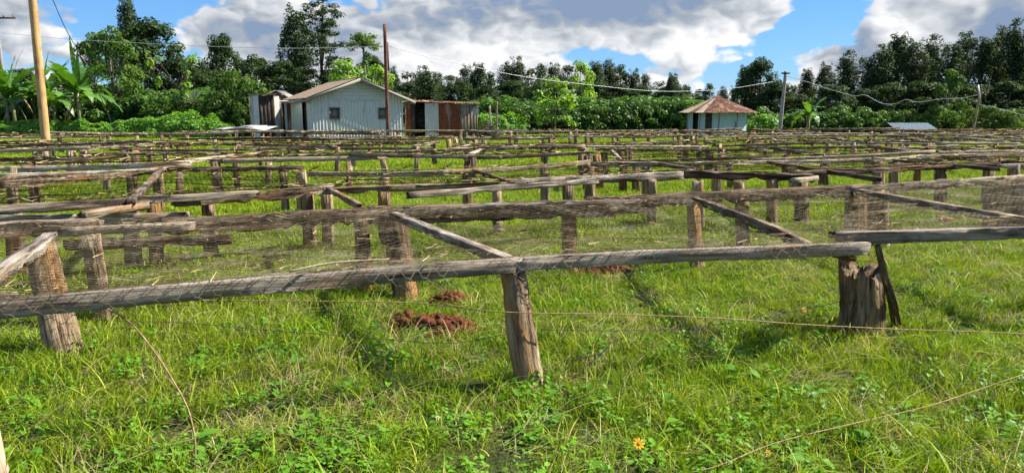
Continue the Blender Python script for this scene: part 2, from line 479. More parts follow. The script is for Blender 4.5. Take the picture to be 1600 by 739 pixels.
def make_ground():
    m, g = mat('meadow ground')
    p = pos(g)
    n = g.noise(p, 0.35, 4, 0.6)
    n2 = g.noise(p, 6.0, 5, 0.65)
    n3 = g.noise(p, 45.0, 4, 0.65)
    c = g.ramp(g.m('ADD', g.m('MULTIPLY', n2, 0.5), g.m('MULTIPLY', n3, 0.5)),
               [(0.34, (0.016, 0.020, 0.006)), (0.5, (0.045, 0.060, 0.011)), (0.64, (0.11, 0.115, 0.026))])
    c = g.mix(g.m('MULTIPLY', g.smooth(n, 0.52, 0.66), 0.8), c, (0.14, 0.10, 0.045, 1))
    finish(g, c, 0.9, n3, 0.8, 0.05, spec=0.15)
    return m
M_GROUND = make_ground()

# ------------------------------------------------------------------ ground
def vnoise(x, y, seed=0):
    xi = np.floor(x).astype(int); yi = np.floor(y).astype(int)
    xf = x - xi; yf = y - yi
    def h(a, b):
        s = np.sin(a * 127.1 + b * 311.7 + seed * 74.7) * 43758.5453
        return s - np.floor(s)
    u = xf * xf * (3 - 2 * xf); w = yf * yf * (3 - 2 * yf)
    return (h(xi, yi) * (1 - u) + h(xi + 1, yi) * u) * (1 - w) + (h(xi, yi + 1) * (1 - u) + h(xi + 1, yi + 1) * u) * w

def gz(x, y):
    x = np.asarray(x, float); y = np.asarray(y, float)
    return 0.05 * (vnoise(x * 0.8, y * 0.8, 1) - 0.5) + 0.03 * (vnoise(x * 2.3, y * 2.3, 2) - 0.5)

def ground():
    a = np.concatenate([-np.geomspace(1500, 12, 40), np.linspace(-11.7, 11.7, 79), np.geomspace(12, 1500, 40)])
    b = np.concatenate([-np.geomspace(1500, 6, 20), np.linspace(-5.7, 22, 93), np.geomspace(22.5, 1500, 44)])
    X, Y = np.meshgrid(a, b, indexing='ij')
    Z = gz(X, Y)
    V = np.stack([X, Y, Z], -1).reshape(-1, 3)
    n, k = X.shape
    i = np.arange(n - 1)[:, None]; j = np.arange(k - 1)[None]
    q = i * k + j
    F = np.stack([q, q + k, q + k + 1, q + 1], -1).reshape(-1, 4)
    o = link('ground', mesh('ground', V, [F], M_GROUND, True))
    tag(o, kind='structure')
ground()
# ------------------------------------------------------------------ buildings
def corr(p0, du, dv, width, lo, hi, pitch=0.19, amp=0.022, rows=6, flat=0.0):
    """ribbed sheet: ribs run along dv, lo(u)..hi(u) give its ends"""
    p0, du, dv = (np.asarray(q, float) for q in (p0, du, dv))
    nn = np.cross(du, dv); nn /= np.linalg.norm(nn)
    k = max(4, int(width / pitch * 6))
    u = np.linspace(0, width, k)
    ph = np.sin(u / pitch * 2 * math.pi)
    off = amp * np.clip(ph * 1.6, -1, 1)
    L = np.array([lo(x) for x in u]); H = np.array([hi(x) for x in u])
    r = np.linspace(0, 1, rows)
    vv = L[:, None] + (H - L)[:, None] * r[None]
    V = p0 + u[:, None, None] * du + vv[:, :, None] * dv + off[:, None, None] * nn
    i = np.arange(k - 1)[:, None]; j = np.arange(rows - 1)[None]
    q = i * rows + j
    F = np.stack([q, q + rows, q + rows + 1, q + 1], -1).reshape(-1, 4)
    return V.reshape(-1, 3), [F]

def sheet(name, parent, m, *a, thick=0.004, **kw):
    V, F = corr(*a, **kw)
    b = MB().add(V, F)
    return b.obj(name, m, parent)

ZUP = np.array((0, 0, 1.0))
def gable_house():
    a = math.radians(28)
    O = np.array((-11.55, 42.0, 0.0))
    t = np.array((math.cos(a), math.sin(a), 0)); b = np.array((-math.sin(a), math.cos(a), 0))
    W, L, ridge, sl = 5.5, 6.0, 3.72, 0.385
    R = empty('tin_house', tuple(O + t * W / 2 + b * L / 2))
    tag(R, 'pale corrugated metal house with a tan gable roof and two small windows', 'house')
    top = lambda u: ridge - abs(u - W / 2) * sl - 0.04
    # gable wall cut around two windows
    w1, w2 = (1.02, 1.60), (3.95, 4.52)
    z1, z2 = 1.36, 1.98
    zb = 2.42                                     # the horizontal panel in the peak starts here
    cols = [(0, w1[0], 0, None), (w1[0], w1[1], 0, z1), (w1[0], w1[1], z2, None), (w1[1], w2[0], 0, None),
            (w2[0], w2[1], 0, z1), (w2[0], w2[1], z2, None), (w2[1], W, 0, None)]
    for (u0, u1, lo, hi) in cols:
        sheet('wall_sheet', R, M_TIN, O + t * u0, t, ZUP, u1 - u0, lambda u: lo, (lambda u: top(u + u0)) if hi is None else (lambda u: hi), amp=0.03)
    # overlapping sheet with level ribs in the peak
    pv = MB()
    V, F = corr(O + t * 1.25 + ZUP * zb - b * 0.05, ZUP, t, 1.02, lambda z: max(0, 0 + (z > 0.55) * (z - 0.55) / sl * 0.9), lambda z: 3.0 - (z > 0.55) * (z - 0.55) / sl * 0.9, pitch=0.17, amp=0.02)
    pv.add(V, F); pv.obj('gable_sheet', M_TIN, R)
    for (u0, u1) in (w1, w2):
        f = MB()
        for (ua, ub, za, zc) in ((u0 - .05, u0 + .02, z1 - .05, z2 + .05), (u1 - .02, u1 + .05, z1 - .05, z2 + .05), (u0 + .02, u1 - .02, z2 - .01, z2 + .05), (u0 + .02, u1 - .02, z1 - .05, z1 + .02)):
            f.prism([O + t * ua + ZUP * za, O + t * ub + ZUP * za, O + t * ub + ZUP * zc, O + t * ua + ZUP * zc], b * 0.14)
        f.V = [q - b * 0.05 for q in f.V]
        w = MB().prism([O + t * u0 + ZUP * z1 + b * .09, O + t * u1 + ZUP * z1 + b * .09, O + t * u1 + ZUP * z2 + b * .09, O + t * u0 + ZUP * z2 + b * .09], b * 0.03).obj('window', M_MORTAR, R)
        fo = f.obj('frame', M_FASCIA, R, world=True)
        fo.parent = w
        # frame was built relative to R; window sits at R's origin as well
    # left wall with a dark doorway, right wall, back wall
    ey = top(0)
    for (d0, d1) in ((0, 1.35), (2.55, L)):
        sheet('wall_sheet', R, M_TIN, O + b * d1, -b, ZUP, d1 - d0, lambda u: 0, lambda u: ey, amp=0.012)
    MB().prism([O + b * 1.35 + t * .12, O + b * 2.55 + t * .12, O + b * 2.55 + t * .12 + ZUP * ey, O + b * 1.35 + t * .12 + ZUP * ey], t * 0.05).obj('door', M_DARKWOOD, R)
    sheet('wall_sheet', R, M_TIN, O + t * W, b, ZUP, L, lambda u: 0, lambda u: ey)
    sheet('wall_sheet', R, M_TIN, O + b * L + t * W, -t, ZUP, W, lambda u: 0, top)
    # roof sheets
    fo_, ovl, ovr = 0.55, 0.42, 0.62
    for sgn, ov in ((-1, ovl), (1, ovr)):
        d = np.array(t * sgn - ZUP * sl); d = d / np.linalg.norm(d)
        n_sheets = 8
        wd = (L + 2 * fo_) / n_sheets
        Ls = (W / 2 + ov) * math.sqrt(1 + sl * sl)
        for k in range(n_sheets):
            p0 = O + t * W / 2 - b * fo_ + b * wd * k + ZUP * (ridge + 0.03 + 0.006 * (k % 2))
            if sgn < 0: sheet('roof_sheet', R, M_TANROOF, p0 + b * wd, -b, d, wd + .04, lambda u: 0, lambda u: Ls, pitch=0.2, amp=0.018)
            else: sheet('roof_sheet', R, M_TANROOF, p0, b, d, wd + .04, lambda u: 0, lambda u: Ls, pitch=0.2, amp=0.018)
        e0 = O + t * W / 2 - b * (fo_ + .005) + ZUP * (ridge - 0.02)
        e1 = e0 + d * Ls
        MB().prism([e0, e1, e1 - ZUP * .17, e0 - ZUP * .17], -b * 0.04).obj('fascia', M_FASCIA, R)
        q0 = e1 - d * .03
        MB().prism([q0 - ZUP * .05, q0 - ZUP * .05 + b * (L + 2 * fo_), q0 - ZUP * .19 + b * (L + 2 * fo_), q0 - ZUP * .19], t * sgn * 0.03).obj('fascia', M_FASCIA, R)
    cp = O + t * W / 2 - b * fo_ + ZUP * (ridge + .06)
    MB().prism([cp - t * .16 - ZUP * .05, cp, cp + t * .16 - ZUP * .05, cp - ZUP * .01], b * (L + 2 * fo_)).obj('ridge_cap', M_TANROOF, R)
gable_house()

def flat_shed(name, label, x0, x1, Y, ztop, depth, panels, roofm, over=0.18, rz=0.0, droop=0.1, cat='shed'):
    """panels: (from, to, kind) along the front"""
    A = Q(x0, 170, Y); B = Q(x1, 170, Y)
    W = (B - A).length
    c = np.array(((A.x + B.x) / 2, Y, 0))
    t = np.array((math.cos(rz), math.sin(rz), 0)); b = np.array((-math.sin(rz), math.cos(rz), 0))
    O = c - t * W / 2
    R = empty(name, tuple(c + b * depth / 2))
    tag(R, label, cat)
    rng = np.random.default_rng(len(label))
    zt = lambda u: ztop - droop * u / W
    for (f0, f1, kind) in panels:
        u0, u1 = f0 * W, f1 * W
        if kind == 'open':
            MB().prism([O + t * u0 + b * .9, O + t * u1 + b * .9, O + t * u1 + b * .9 + ZUP * zt(u1), O + t * u0 + b * .9 + ZUP * zt(u0)], b * .03).obj('doorway_backing', M_DARKWOOD, R)
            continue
        if kind in ('dark', 'grey'):
            n = max(1, int((u1 - u0) / 0.2)); w = (u1 - u0) / n
            for q in range(n):
                ua, ub = u0 + q * w + .008, u0 + (q + 1) * w - .008
                h = rng.uniform(0, .06); off = b * rng.uniform(-.015, .015)
                m = MB()
                pts = [O + t * ua + off, O + t * ub + off, O + t * ub + off + ZUP * (zt(ub) - h), O + t * ua + off + ZUP * (zt(ua) - h)]
                m.prism(pts, b * .025)
                V = m.V[0]
                m.g[0] = np.stack([V[:, 2], (V - O) @ t, (V - O) @ b], -1)
                m.obj('plank', M_DARKWOOD if kind == 'dark' else M_GREYWOOD, R)
            continue
        mm = {'tin': M_TIN2, 'pale': M_TIN, 'rust': M_RUST}[kind]
        sheet('wall_sheet', R, mm, O + t * u0 - b * rng.uniform(0, .03), t, ZUP, u1 - u0, lambda u: 0, lambda u: zt(u + u0), pitch=0.14 if kind != 'pale' else .19, amp=0.017)
    # side and back walls
    for (p, d, ln, h0, h1) in ((O + b * depth, -b, depth, ztop, ztop), (O + t * W, b, depth, zt(W), zt(W)), (O + b * depth + t * W, -t, W, zt(W), ztop)):
        sheet('wall_sheet', R, M_TIN2, p, d, ZUP, ln, lambda u: 0, lambda u: h0 + (h1 - h0) * u / ln, pitch=.15, amp=.015)
    for u in (0, W):
        MB().tube([O + t * u - b * .05, O + t * u - b * .05 + ZUP * (zt(u) + .02)], 0.045, 7).obj('corner_post', M_POST, R)
    if roofm is not None:
        n = max(2, int((W + 2 * over) / 0.8)); w = (W + 2 * over) / n
        for q in range(n):
            u0 = -over + q * w
            p0 = O + t * u0 - b * rng.uniform(over * .8, over * 1.5) + ZUP * (zt(u0) + .05 + rng.uniform(0, .035))
            du = t * 1.0 - ZUP * (droop / W)
            dv = b + ZUP * 0.04 * (1 if q % 2 else .7)
            sheet('roof_sheet', R, roofm[q % len(roofm)], p0, du / np.linalg.norm(du), dv / np.linalg.norm(dv), w + .05, lambda u: 0, lambda u: depth + over * 2, pitch=.14, amp=.018)
    return R, O, t, b, W

R_, O_, t_, b_, W_ = flat_shed('rusty_shed', 'low patchwork shed with a rust red roof and rusted wall sheets', 634, 745, 46.5, 2.36, 3.2,
    [(0, .07, 'rust'), (.07, .13, 'dark'), (.13, .27, 'open'), (.27, .46, 'tin'), (.46, .62, 'rust'), (.625, .76, 'rust'), (.76, .985, 'grey')],
    [M_RUSTROOF, M_RUST, M_RUSTROOF], rz=0.05, droop=0.12)
for (x, z, s) in ((.02, .12, .30), (.10, .16, .22), (.20, .10, .35), (.33, .12, .25)):       # scraps nailed on its roof belong to the roof
    m = MB(); p = O_ + t_ * (x * W_) + ZUP * (2.36 + z) + b_ * .2
    m.prism([p, p + t_ * s - ZUP * .04, p + t_ * s * .8 + b_ * .5, p + b_ * .4], ZUP * .05)
    m.obj('roof_scrap', M_RUSTPALE if s > .28 else M_RUST, R_)
V_ = Q(743.5, 174, 46.1)
bas = MB()
for k, (r, z) in enumerate(((.17, 0), (.27, .42))): pass
prof = [(0.0, 0.0), (.20, 0.0), (.24, .02), (.27, .09), (.285, .10)]
ang = np.linspace(0, 2 * math.pi, 18, endpoint=False)
VV = [(0, 0, 0)] + [(math.cos(a) * r, -z, math.sin(a) * r * 1.3) for (r, z) in prof[1:] for a in ang]
FF = [[(0, 1 + i, 1 + (i + 1) % 18) for i in range(18)], [(1 + k * 18 + i, 1 + (k + 1) * 18 + i, 1 + (k + 1) * 18 + (i + 1) % 18, 1 + k * 18 + (i + 1) % 18) for k in range(3) for i in range(18)]]
o = link('wash_basin', mesh('wash_basin', VV, FF, M_WHITE, True), loc=V_)
o.scale = (.8, .8, .8)
tag(o, 'small white basin hung at the outer corner of the rusty shed', 'basin')

flat_shed('outhouse', 'narrow dark plank outhouse with a pale tin side among the bushes', 391.5, 428, 44.0, 2.72, 1.5,
    [(0, .12, 'tin'), (.12, .36, 'pale'), (.36, 1, 'dark')], [M_DARKWOOD, M_DARKWOOD], over=.12, droop=-.02, rz=.1)
flat_shed('lean_to', 'small lean-to with a rusty sheet door beside the tin house', 441, 463, 48.6, 2.42, 1.2,
    [(0, .16, 'dark'), (.16, .32, 'tin'), (.32, .98, 'rust')], [M_WHITE], over=.16, droop=.05, cat='shed')

def back_hut():
    c = Q(432, 150, 50.0); O = np.array((c.x - .75, 50.0, 0)); R = empty('small_hut', (c.x, 50.8, 0))
    tag(R, 'little hut with a grey peaked roof behind the outhouse', 'hut')
    MB().prism([O, O + (1.5, 0, 0), O + (1.5, 0, 2.75), O + (.75, 0, 3.15), O + (0, 0, 2.75)], (0, 1.6, 0)).obj('wall', M_GREYWOOD, R)
    for s in (-1, 1):
        p = O + (.75, -.2, 3.24)
        d = np.array((s * 1.0, 0, -.53)); 
        MB().prism([p, p + d, p + d - (0, 0, .05), p - (0, 0, .05)], (0, 2.0, 0)).obj('roof_sheet', M_FASCIA, R)
back_hut()

def round_hut():
    c = Q(1120, 178, 51.0); cx, cy = c.x, 51.0
    R = empty('round_hut', (cx, cy, 0))
    tag(R, 'round turquoise hut with a rust red many-sided roof', 'hut')
    n, rw, rr, zw, ze, za = 10, 2.08, 2.78, 2.02, 1.72, 2.86
    def pt(a, r, z): return np.array((cx + math.cos(a) * r, cy + math.sin(a) * r, z))
    ang0 = -math.pi / 2 - math.pi / n + .12
    A = [ang0 + 2 * math.pi * k / n for k in range(n + 1)]
    rng = np.random.default_rng(5)
    for k in range(n):
        p, q = pt(A[k], rw, 0), pt(A[k + 1], rw, 0)
        d = q - p; w = np.linalg.norm(d); d /= w
        if k == 8:       # doorway, backed by a panel with interior shade put into its colour
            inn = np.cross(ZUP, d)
            MB().prism([p + inn * .25, q + inn * .25, q + inn * .25 + ZUP * zw, p + inn * .25 + ZUP * zw], inn * .03).obj('doorway_backing', M_DOORSHADE, R)
            for (u0, u1) in ((0, .42), (.86, 1.0)):
                sheet('wall_panel', R, M_TURQ, p + d * w * u0, d, ZUP, w * (u1 - u0), lambda u: 0, lambda u: zw, pitch=.16, amp=.008)
        elif k == 9:
            for (u0, u1, mm) in ((0, .28, M_TURQ), (.30, .62, M_DARKWOOD), (.64, 1.0, M_TURQ)):
                sheet('wall_panel', R, mm, p + d * w * u0, d, ZUP, w * (u1 - u0), lambda u: 0, lambda u: zw, pitch=.16, amp=.008)
        else:
            sheet('wall_panel', R, M_TURQ, p, d, ZUP, w, lambda u: 0, lambda u: zw, pitch=.3, amp=.008)
        MB().tube([p, p + ZUP * zw], .035, 6).obj('wall_post', M_GREYWOOD, R)
    apex = np.array((cx, cy, za))
    for k in range(n):
        p, q = pt(A[k], rr, ze), pt(A[k + 1], rr, ze)
        for j in range(3):
            f0, f1 = j / 3, (j + 1) / 3
            a_, b2 = p + (q - p) * f0, p + (q - p) * f1
            top = 0.10
            ta, tb = apex + (a_ - apex) * top, apex + (b2 - apex) * top
            nrm = np.cross(b2 - a_, ta - a_); nrm /= np.linalg.norm(nrm)
            if nrm[2] < 0: nrm = -nrm
            lift = nrm * (.012 * (j % 2) + .004)
            ex = rng.uniform(0, .06)
            dn = (a_ - ta) / np.linalg.norm(a_ - ta) * ex
            m = MB()
            # shallow ribs
            us = np.linspace(0, 1, 9); V = []
            for i, u in enumerate(us):
                o2 = nrm * (.018 * (i % 2))
                V += [a_ + (b2 - a_) * u + dn + o2 + lift, ta + (tb - ta) * u + o2 * .4 + lift]
            F = [(2 * i, 2 * i + 2, 2 * i + 3, 2 * i + 1) for i in range(8)]
            m.add(V, [F])
            pale = (k, j) in ((8, 0), (8, 1), (9, 0)) or rng.random() < .03
            m.obj('roof_sheet', M_RUSTPALE if pale else M_RUSTROOF, R)
    cap = MB()
    V = [apex + (0, 0, .07)] + [apex + ((pt(x, rr, ze) - apex) * .13) + (0, 0, .03) for x in A[:n]]
    cap.add(V, [[(0, 1 + k, 1 + (k + 1) % n) for k in range(n)]]).obj('roof_cap', M_RUSTROOF, R)
round_hut()

def blue_shed():
    c = Q(1432, 190, 49.0); x0, x1 = c.x - 1.35, c.x + 1.45
    R = empty('low_shed', ((x0 + x1) / 2, 50, 0))
    tag(R, 'low shed with a blue grey metal roof below the dark trees', 'shed')
    MB().box(x0 + .2, x1 - .2, 49.2, 51.2, 0, .55).obj('wall', M_GREYWOOD, R)
    for s in (0, 1):
        for k in range(5):
            w = (x1 - x0) / 5
            p0 = np.array((x0 + w * k, 50.2, 1.03 + .005 * (k % 2)))
            dv = np.array((0, -1.4, -.48)) if s == 0 else np.array((0, 1.4, -.48))
            L = np.linalg.norm(dv); dv = dv / L
            du = np.array((1.0, 0, 0))
            sheet('roof_sheet', R, M_BLUEROOF, p0, du, dv, w + .03, lambda u: 0, lambda u: L, pitch=.18, amp=.015)
blue_shed()

# ------------------------------------------------------------------ poles and cables
def pole(name, label, x, Y, ztop, r, m, lean=(0, 0), square=False, cat='pole'):
    b = Q(x, 178, Y); R = empty(name, (b.x, Y, 0))
    tag(R, label, cat)
    n = 10
    path = [(b.x + lean[0] * k / n, Y + lean[1] * k / n, -.1 + (ztop + .1) * k / n) for k in range(n + 1)]
    prof = [(1, .75), (.75, 1), (-.75, 1), (-1, .75), (-1, -.75), (-.75, -1), (.75, -1), (1, -.75)] if square else [(math.cos(a), math.sin(a)) for a in np.linspace(0, 2 * math.pi, 14, endpoint=False)]
    rng = np.random.default_rng(int(x))
    V, F, g = sweep(path, prof, hint=(0, 1, 0), scale=np.linspace(r, r * .85, n + 1), rng=rng, low=r * .04)
    MB().add(V, F, g).obj('shaft', m, R, smooth=not square)
    return R, Vector(path[-1])
pole('utility_pole', 'thick tan timber pole rising out of the drying beds', 67, 29.5, 9.5, .165, M_POLE, lean=(.12, 0))
pr, ptop = pole('utility_pole', 'grey pole with a crossarm at the far edge beyond the banana plants', 12, 58, 10.3, .16, M_POLEGREY, lean=(-.1, 0))
a = Q(6, 29, 58)
MB().box(a.x - .7, a.x + 1.0, 57.80, 57.84 + .06, a.z - .06, a.z + .06).obj('crossarm', M_DARKWOOD, pr)
for dx in (-.6, .1, .85): MB().tube([(a.x + dx, 57.84, a.z + .06), (a.x + dx, 57.84, a.z + .26)], .045, 8).obj('insulator', M_INSUL, pr)
pr2, pt2 = pole('square_post', 'slim red brown square post in front of the tin house', 605, 37.5, Q(605, 38, 37.5).z, .085, M_REDPOLE, square=True)
aa = Q(609.5, 95, 37.4)
MB().box(aa.x - .13, aa.x - .05, 37.36, 37.42, aa.z - .5, aa.z + .9).obj('splice_batten', M_GREYWOOD, pr2)
pr3, pt3 = pole('utility_pole', 'straight grey pole standing beside the round hut', 1220, 52, Q(1224, 112, 52).z, .13, M_POLEGREY, lean=(.16, 0))
aa = Q(1225, 115, 52)
MB().box(aa.x - .25, aa.x + .35, 51.80, 51.86, aa.z - .06, aa.z + .05).obj('bracket', M_DARKWOOD, pr3)
for k, yy in enumerate((135, 160, 168)):
    q = Q(1222, yy, 52); MB().box(q.x - .17, q.x - .10, 51.9, 51.98, q.z - .04, q.z + .04).obj('insulator', M_STEEL, pr3)
pr4, pt4 = pole('cable_post', 'crooked branch post with a white board at its top by dark trees', 1522, 45, Q(1527, 150, 45).z, .075, M_POST, lean=(.22, 0))
q = Q(1527.5, 133, 44.9); q2 = Q(1531, 163, 44.9)
MB().prism([(q.x - .06, 44.85, q.z), (q.x + .07, 44.85, q.z), (q2.x + .07, 44.85, q2.z), (q2.x - .06, 44.85, q2.z)], (0, .03, 0)).obj('white_board', M_WHITE, pr4)
q3 = Q(1533, 144, 44.9)
MB().prism([(q.x + .06, 44.9, q.z - .2), (q3.x + .06, 44.9, q3.z), (q3.x + .04, 44.9, q3.z - .06), (q.x + .05, 44.9, q.z - .3)], (0, .03, 0)).obj('brace', M_REDPOLE, pr4)
MB().prism([(q3.x + .02, 44.9, q3.z), (q3.x + .07, 44.9, q3.z), (q2.x + .10, 44.9, q2.z + .2), (q2.x + .06, 44.9, q2.z + .2)], (0, .03, 0)).obj('brace', M_REDPOLE, pr4)
for k, (x, yt, Y, m) in enumerate(((768, 166, 47, M_PALE), (776, 159, 47.5, M_GREYWOOD))):
    p, _ = pole('fence_post', ('short pale fence post standing beside a dark brush heap', 'taller grey fence post next to a dark brush heap')[k], x, Y, Q(x, yt, Y).z, .07, m, lean=((-.12, 0), (.02, 0))[k], cat='post')

def cable(name, label, pts, r, m, cat='cable', sub=6):
    pts = np.asarray([tuple(p) for p in pts], float)
    # Catmull-Rom through the points
    P_ = np.vstack([2 * pts[0] - pts[1], pts, 2 * pts[-1] - pts[-2]])
    out = []
    for i in range(1, len(P_) - 2):
        p0, p1, p2, p3 = P_[i - 1:i + 3]
        for u in np.linspace(0, 1, sub, endpoint=False):
            out.append(.5 * (2 * p1 + (p2 - p0) * u + (2 * p0 - 5 * p1 + 4 * p2 - p3) * u * u + (3 * p1 - p0 - 3 * p2 + p3) * u ** 3))
    out.append(pts[-1])
    c = np.asarray(out).mean(0)
    b = MB().tube(np.asarray(out), r, 5)
    o = link(name, b.me(name, m, True, off=c), loc=tuple(c))
    return tag(o, label, cat)
def span(pix, Y0, Y1):
    n = len(pix)
    return [Q(x, y, Y0 + (Y1 - Y0) * (x - pix[0][0]) / (pix[-1][0] - pix[0][0])) for (x, y) in pix]
cable('power_cable', 'pale cable sagging between the far crossarm pole and square post', span([(3, 52), (100, 61), (200, 67), (330, 73), (460, 76), (604, 73)], 58, 37.5), .014, M_CABLE)
cable('power_cable', 'pale cable dipping from the square post towards the round hut', span([(606, 72), (680, 92), (760, 109), (830, 122), (930, 134), (1030, 143), (1130, 140), (1221, 126)], 37.5, 52), .017, M_CABLE)
cable('power_cable', 'loose wavy cable hanging against the dark trees between two posts', span([(1225, 118), (1260, 128), (1300, 141), (1335, 150), (1352, 149), (1378, 162), (1400, 162), (1416, 156), (1435, 160), (1470, 155), (1500, 154), (1527, 149)], 52, 45), .017, M_CABLE)
cable('power_cable', 'short pale cable running off past the post with white board', span([(1531, 164), (1560, 170), (1590, 178), (1640, 190), (1720, 202)], 45, 40), .015, M_CABLE)
gw = cable('guy_wire', 'thin dark guy wire slanting down beside the tan timber pole', [Q(66, -40, 29.5), Q(100, 40, 31), Q(130, 95, 32.2), Q(160, 158, 33.5), Q(187, 225, 35), P(190, 232, .0)], .016, M_DARKWIRE)
gi = MB().tube([Q(126, 88, 32), Q(133, 101, 32.3)], [.06, .07], 8)
gi.obj('insulator', M_INSUL, gw)

# white sheets lying on a low stand
def sheet_stand():
    c = Q(380, 205, 37.5); R = empty('sheet_stand', (c.x, 37.5, 0))
    tag(R, 'low stand topped with bent whitish metal sheets near the outhouse', 'stand')
    zt = .93
    for k, (x0, x1, y0, y1, z0, z1) in enumerate(((335, 372, 36.6, 38.2, .88, .93), (362, 425, 36.2, 38.6, .95, .98), (375, 415, 36.4, 38.0, 1.01, 1.03))):
        a, b = Q(x0, 200, 37.4), Q(x1, 200, 37.4)
        V = [(a.x, y0, z0 - .10), ((a.x + b.x) / 2, y0 + .1, z0), (b.x, y0, z1 - .16), (b.x - .1, y1, z1), ((a.x + b.x) / 2, y1, z1 + .05), (a.x, y1, z0 + .02)]
        m = MB().prism(V, (0, 0, .02)); m.obj('metal_sheet', M_WHITE, R)
    for dx in (-1.3, -.2, 1.2):
        for dy in (-.6, .5): MB().tube([(c.x + dx, 37.5 + dy, -.05), (c.x + dx + .03, 37.5 + dy, .84)], .055, 7).obj('leg', M_POST, R)
    MB().box(c.x - 1.4, c.x + 1.35, 36.85, 36.95, .80, .86).obj('rail', M_BOARD, R)
    MB().box(c.x - 1.4, c.x + 1.35, 37.95, 38.05, .80, .86).obj('rail', M_BOARD, R)
sheet_stand()

def brush_heap():
    c = Q(763, 200, 46.0); rng = np.random.default_rng(3)
    m = MB()
    for k in range(420):
        x = rng.normal(0, .42); y = rng.normal(0, .4); z = abs(rng.normal(0, .5)) * math.exp(-(x / .75) ** 2)
        z = min(z, 1.0)
        d = rng.normal(0, 1, 3) * (1, .6, .35); d /= np.linalg.norm(d); L = rng.uniform(.2, .6)
        p = np.array((c.x + x, 46 + y, z + .03))
        m.tube([p - d * L / 2, p, p + d * L / 2 + (0, 0, rng.uniform(-.05, .05))], [.02, .02, .008], 4)
    o = link('brush_heap', m.me('brush_heap', M_CHARRED, off=(c.x, 46, 0)), loc=(c.x, 46, 0))
    tag(o, 'dark heap of dead brushwood between rusty shed and fence posts', 'brush heap')
brush_heap()
# ------------------------------------------------------------------ drying beds
class Line:
    """a polyline in space, read by its share of length"""
    def __init__(s, pts):
        s.p = np.asarray([tuple(q) for q in pts], float)
        d = np.linalg.norm(np.diff(s.p, axis=0), axis=1)
        s.c = np.concatenate([[0], np.cumsum(d)]); s.L = s.c[-1]
    def __call__(s, u):
        u = np.asarray(u, float) * s.L
        return np.stack([np.interp(u, s.c, s.p[:, k]) for k in range(3)], -1)

def prof_board(w, h):
    c = min(w, h) * .05
    return [(w / 2, -h / 2 + c), (w / 2, 0), (w / 2, h / 2 - c), (w / 2 - c, h / 2), (0, h / 2), (-w / 2 + c, h / 2), (-w / 2, h / 2 - c), (-w / 2, 0), (-w / 2, -h / 2 + c), (-w / 2 + c, -h / 2), (0, -h / 2), (w / 2 - c, -h / 2)]

def board(R, rng, p0, p1, w, h, m, name='side_board', rag=.04, low=None, sag=0.0, bow=0.0, seg=.10, pts=None, tw=0.03, taper=0.0, torn=1.0):
    """a plank whose top runs from p0 to p1"""
    p0, p1 = np.asarray(tuple(p0), float), np.asarray(tuple(p1), float)
    if m is not M_RAIL: w, h = w * .78, h * .84
    L = np.linalg.norm(p1 - p0)
    n = int(np.clip(L / seg, 5, 90))
    u = np.linspace(0, 1, n)
    path = p0 + (p1 - p0) * u[:, None] if pts is None else pts(u)
    d = (p1 - p0) / L
    side = np.array((-d[1], d[0], 0))
    path = path + np.outer(np.sin(u * math.pi) * bow, side) + np.outer(-np.sin(u * math.pi) * sag - h / 2, ZUP)
    low = min(w, h) * .03 if low is None else low * .55
    path = path + np.outer(smooth_noise(rng, n, low * .6, 9), ZUP)
    if taper: 
        sc = 1 - taper * np.abs(u * 2 - 1) ** 6
    else: sc = 1.0
    V, F, g = sweep(path, prof_board(w, h), rng=rng, low=low, jit=low * .25, ragged=rag, twist=rng.normal(0, tw), scale=sc)
    V = V.reshape(n, 12, 3)                       # torn lower edge and a splintered upper one
    tear = np.clip(rng.normal(-.12, .16 if m is not M_SLAB else .26, n), -.1, .5) * h * torn
    V[:, [9, 10, 11, 0, 8], 2] += tear[:, None] * (1, 1, 1, .6, .6)
    chip = np.clip(rng.normal(-.12, .14, n), 0, .3) * h * torn
    V[:, [3, 2, 4], 2] -= chip[:, None] * (1, .8, .5)
    V = V.reshape(-1, 3)
    return MB().add(V, F, g).obj(name, m, R)

def post(R, rng, top, base, r, m=None, name='post', sides=11, flat=1.0, rag=.03, seg=8, groove=.13, square=None):
    if square is None: square = rng.random() < .75
    top, base = np.asarray(tuple(top), float), np.asarray(tuple(base), float)
    base = base - (0, 0, .08)
    u = np.linspace(0, 1, seg)
    path = base + (top - base) * u[:, None]
    path[1:-1] += rng.normal(0, r * .03, (seg - 2, 3))
    a = np.linspace(0, 2 * math.pi, sides, endpoint=False) + rng.uniform(0, 6)
    rad = 1 + rng.normal(0, groove, sides)
    if square:                                     # split timber, roughly square to the row
        sides = 16
        a = np.linspace(0, 2 * math.pi, sides, endpoint=False) + .01
        rad = (1 + rng.normal(0, .035, sides)) / np.maximum(np.abs(np.cos(a)), np.abs(np.sin(a))) ** .9 * .9
    prof = np.stack([np.cos(a) * rad, np.sin(a) * rad * flat], -1)
    if square:
        t = -rng.normal(.28, .18)
        prof = np.stack([prof[:, 0] * math.cos(t) - prof[:, 1] * math.sin(t), prof[:, 0] * math.sin(t) + prof[:, 1] * math.cos(t)], -1)
    V, F, g = sweep(path, prof, hint=(0, 1, 0), scale=r * np.linspace(1.07, .95, seg), rng=rng, low=r * .05, jit=r * .015, ragged=rag)
    return MB().add(V, F, g).obj(name, m or M_POST, R)

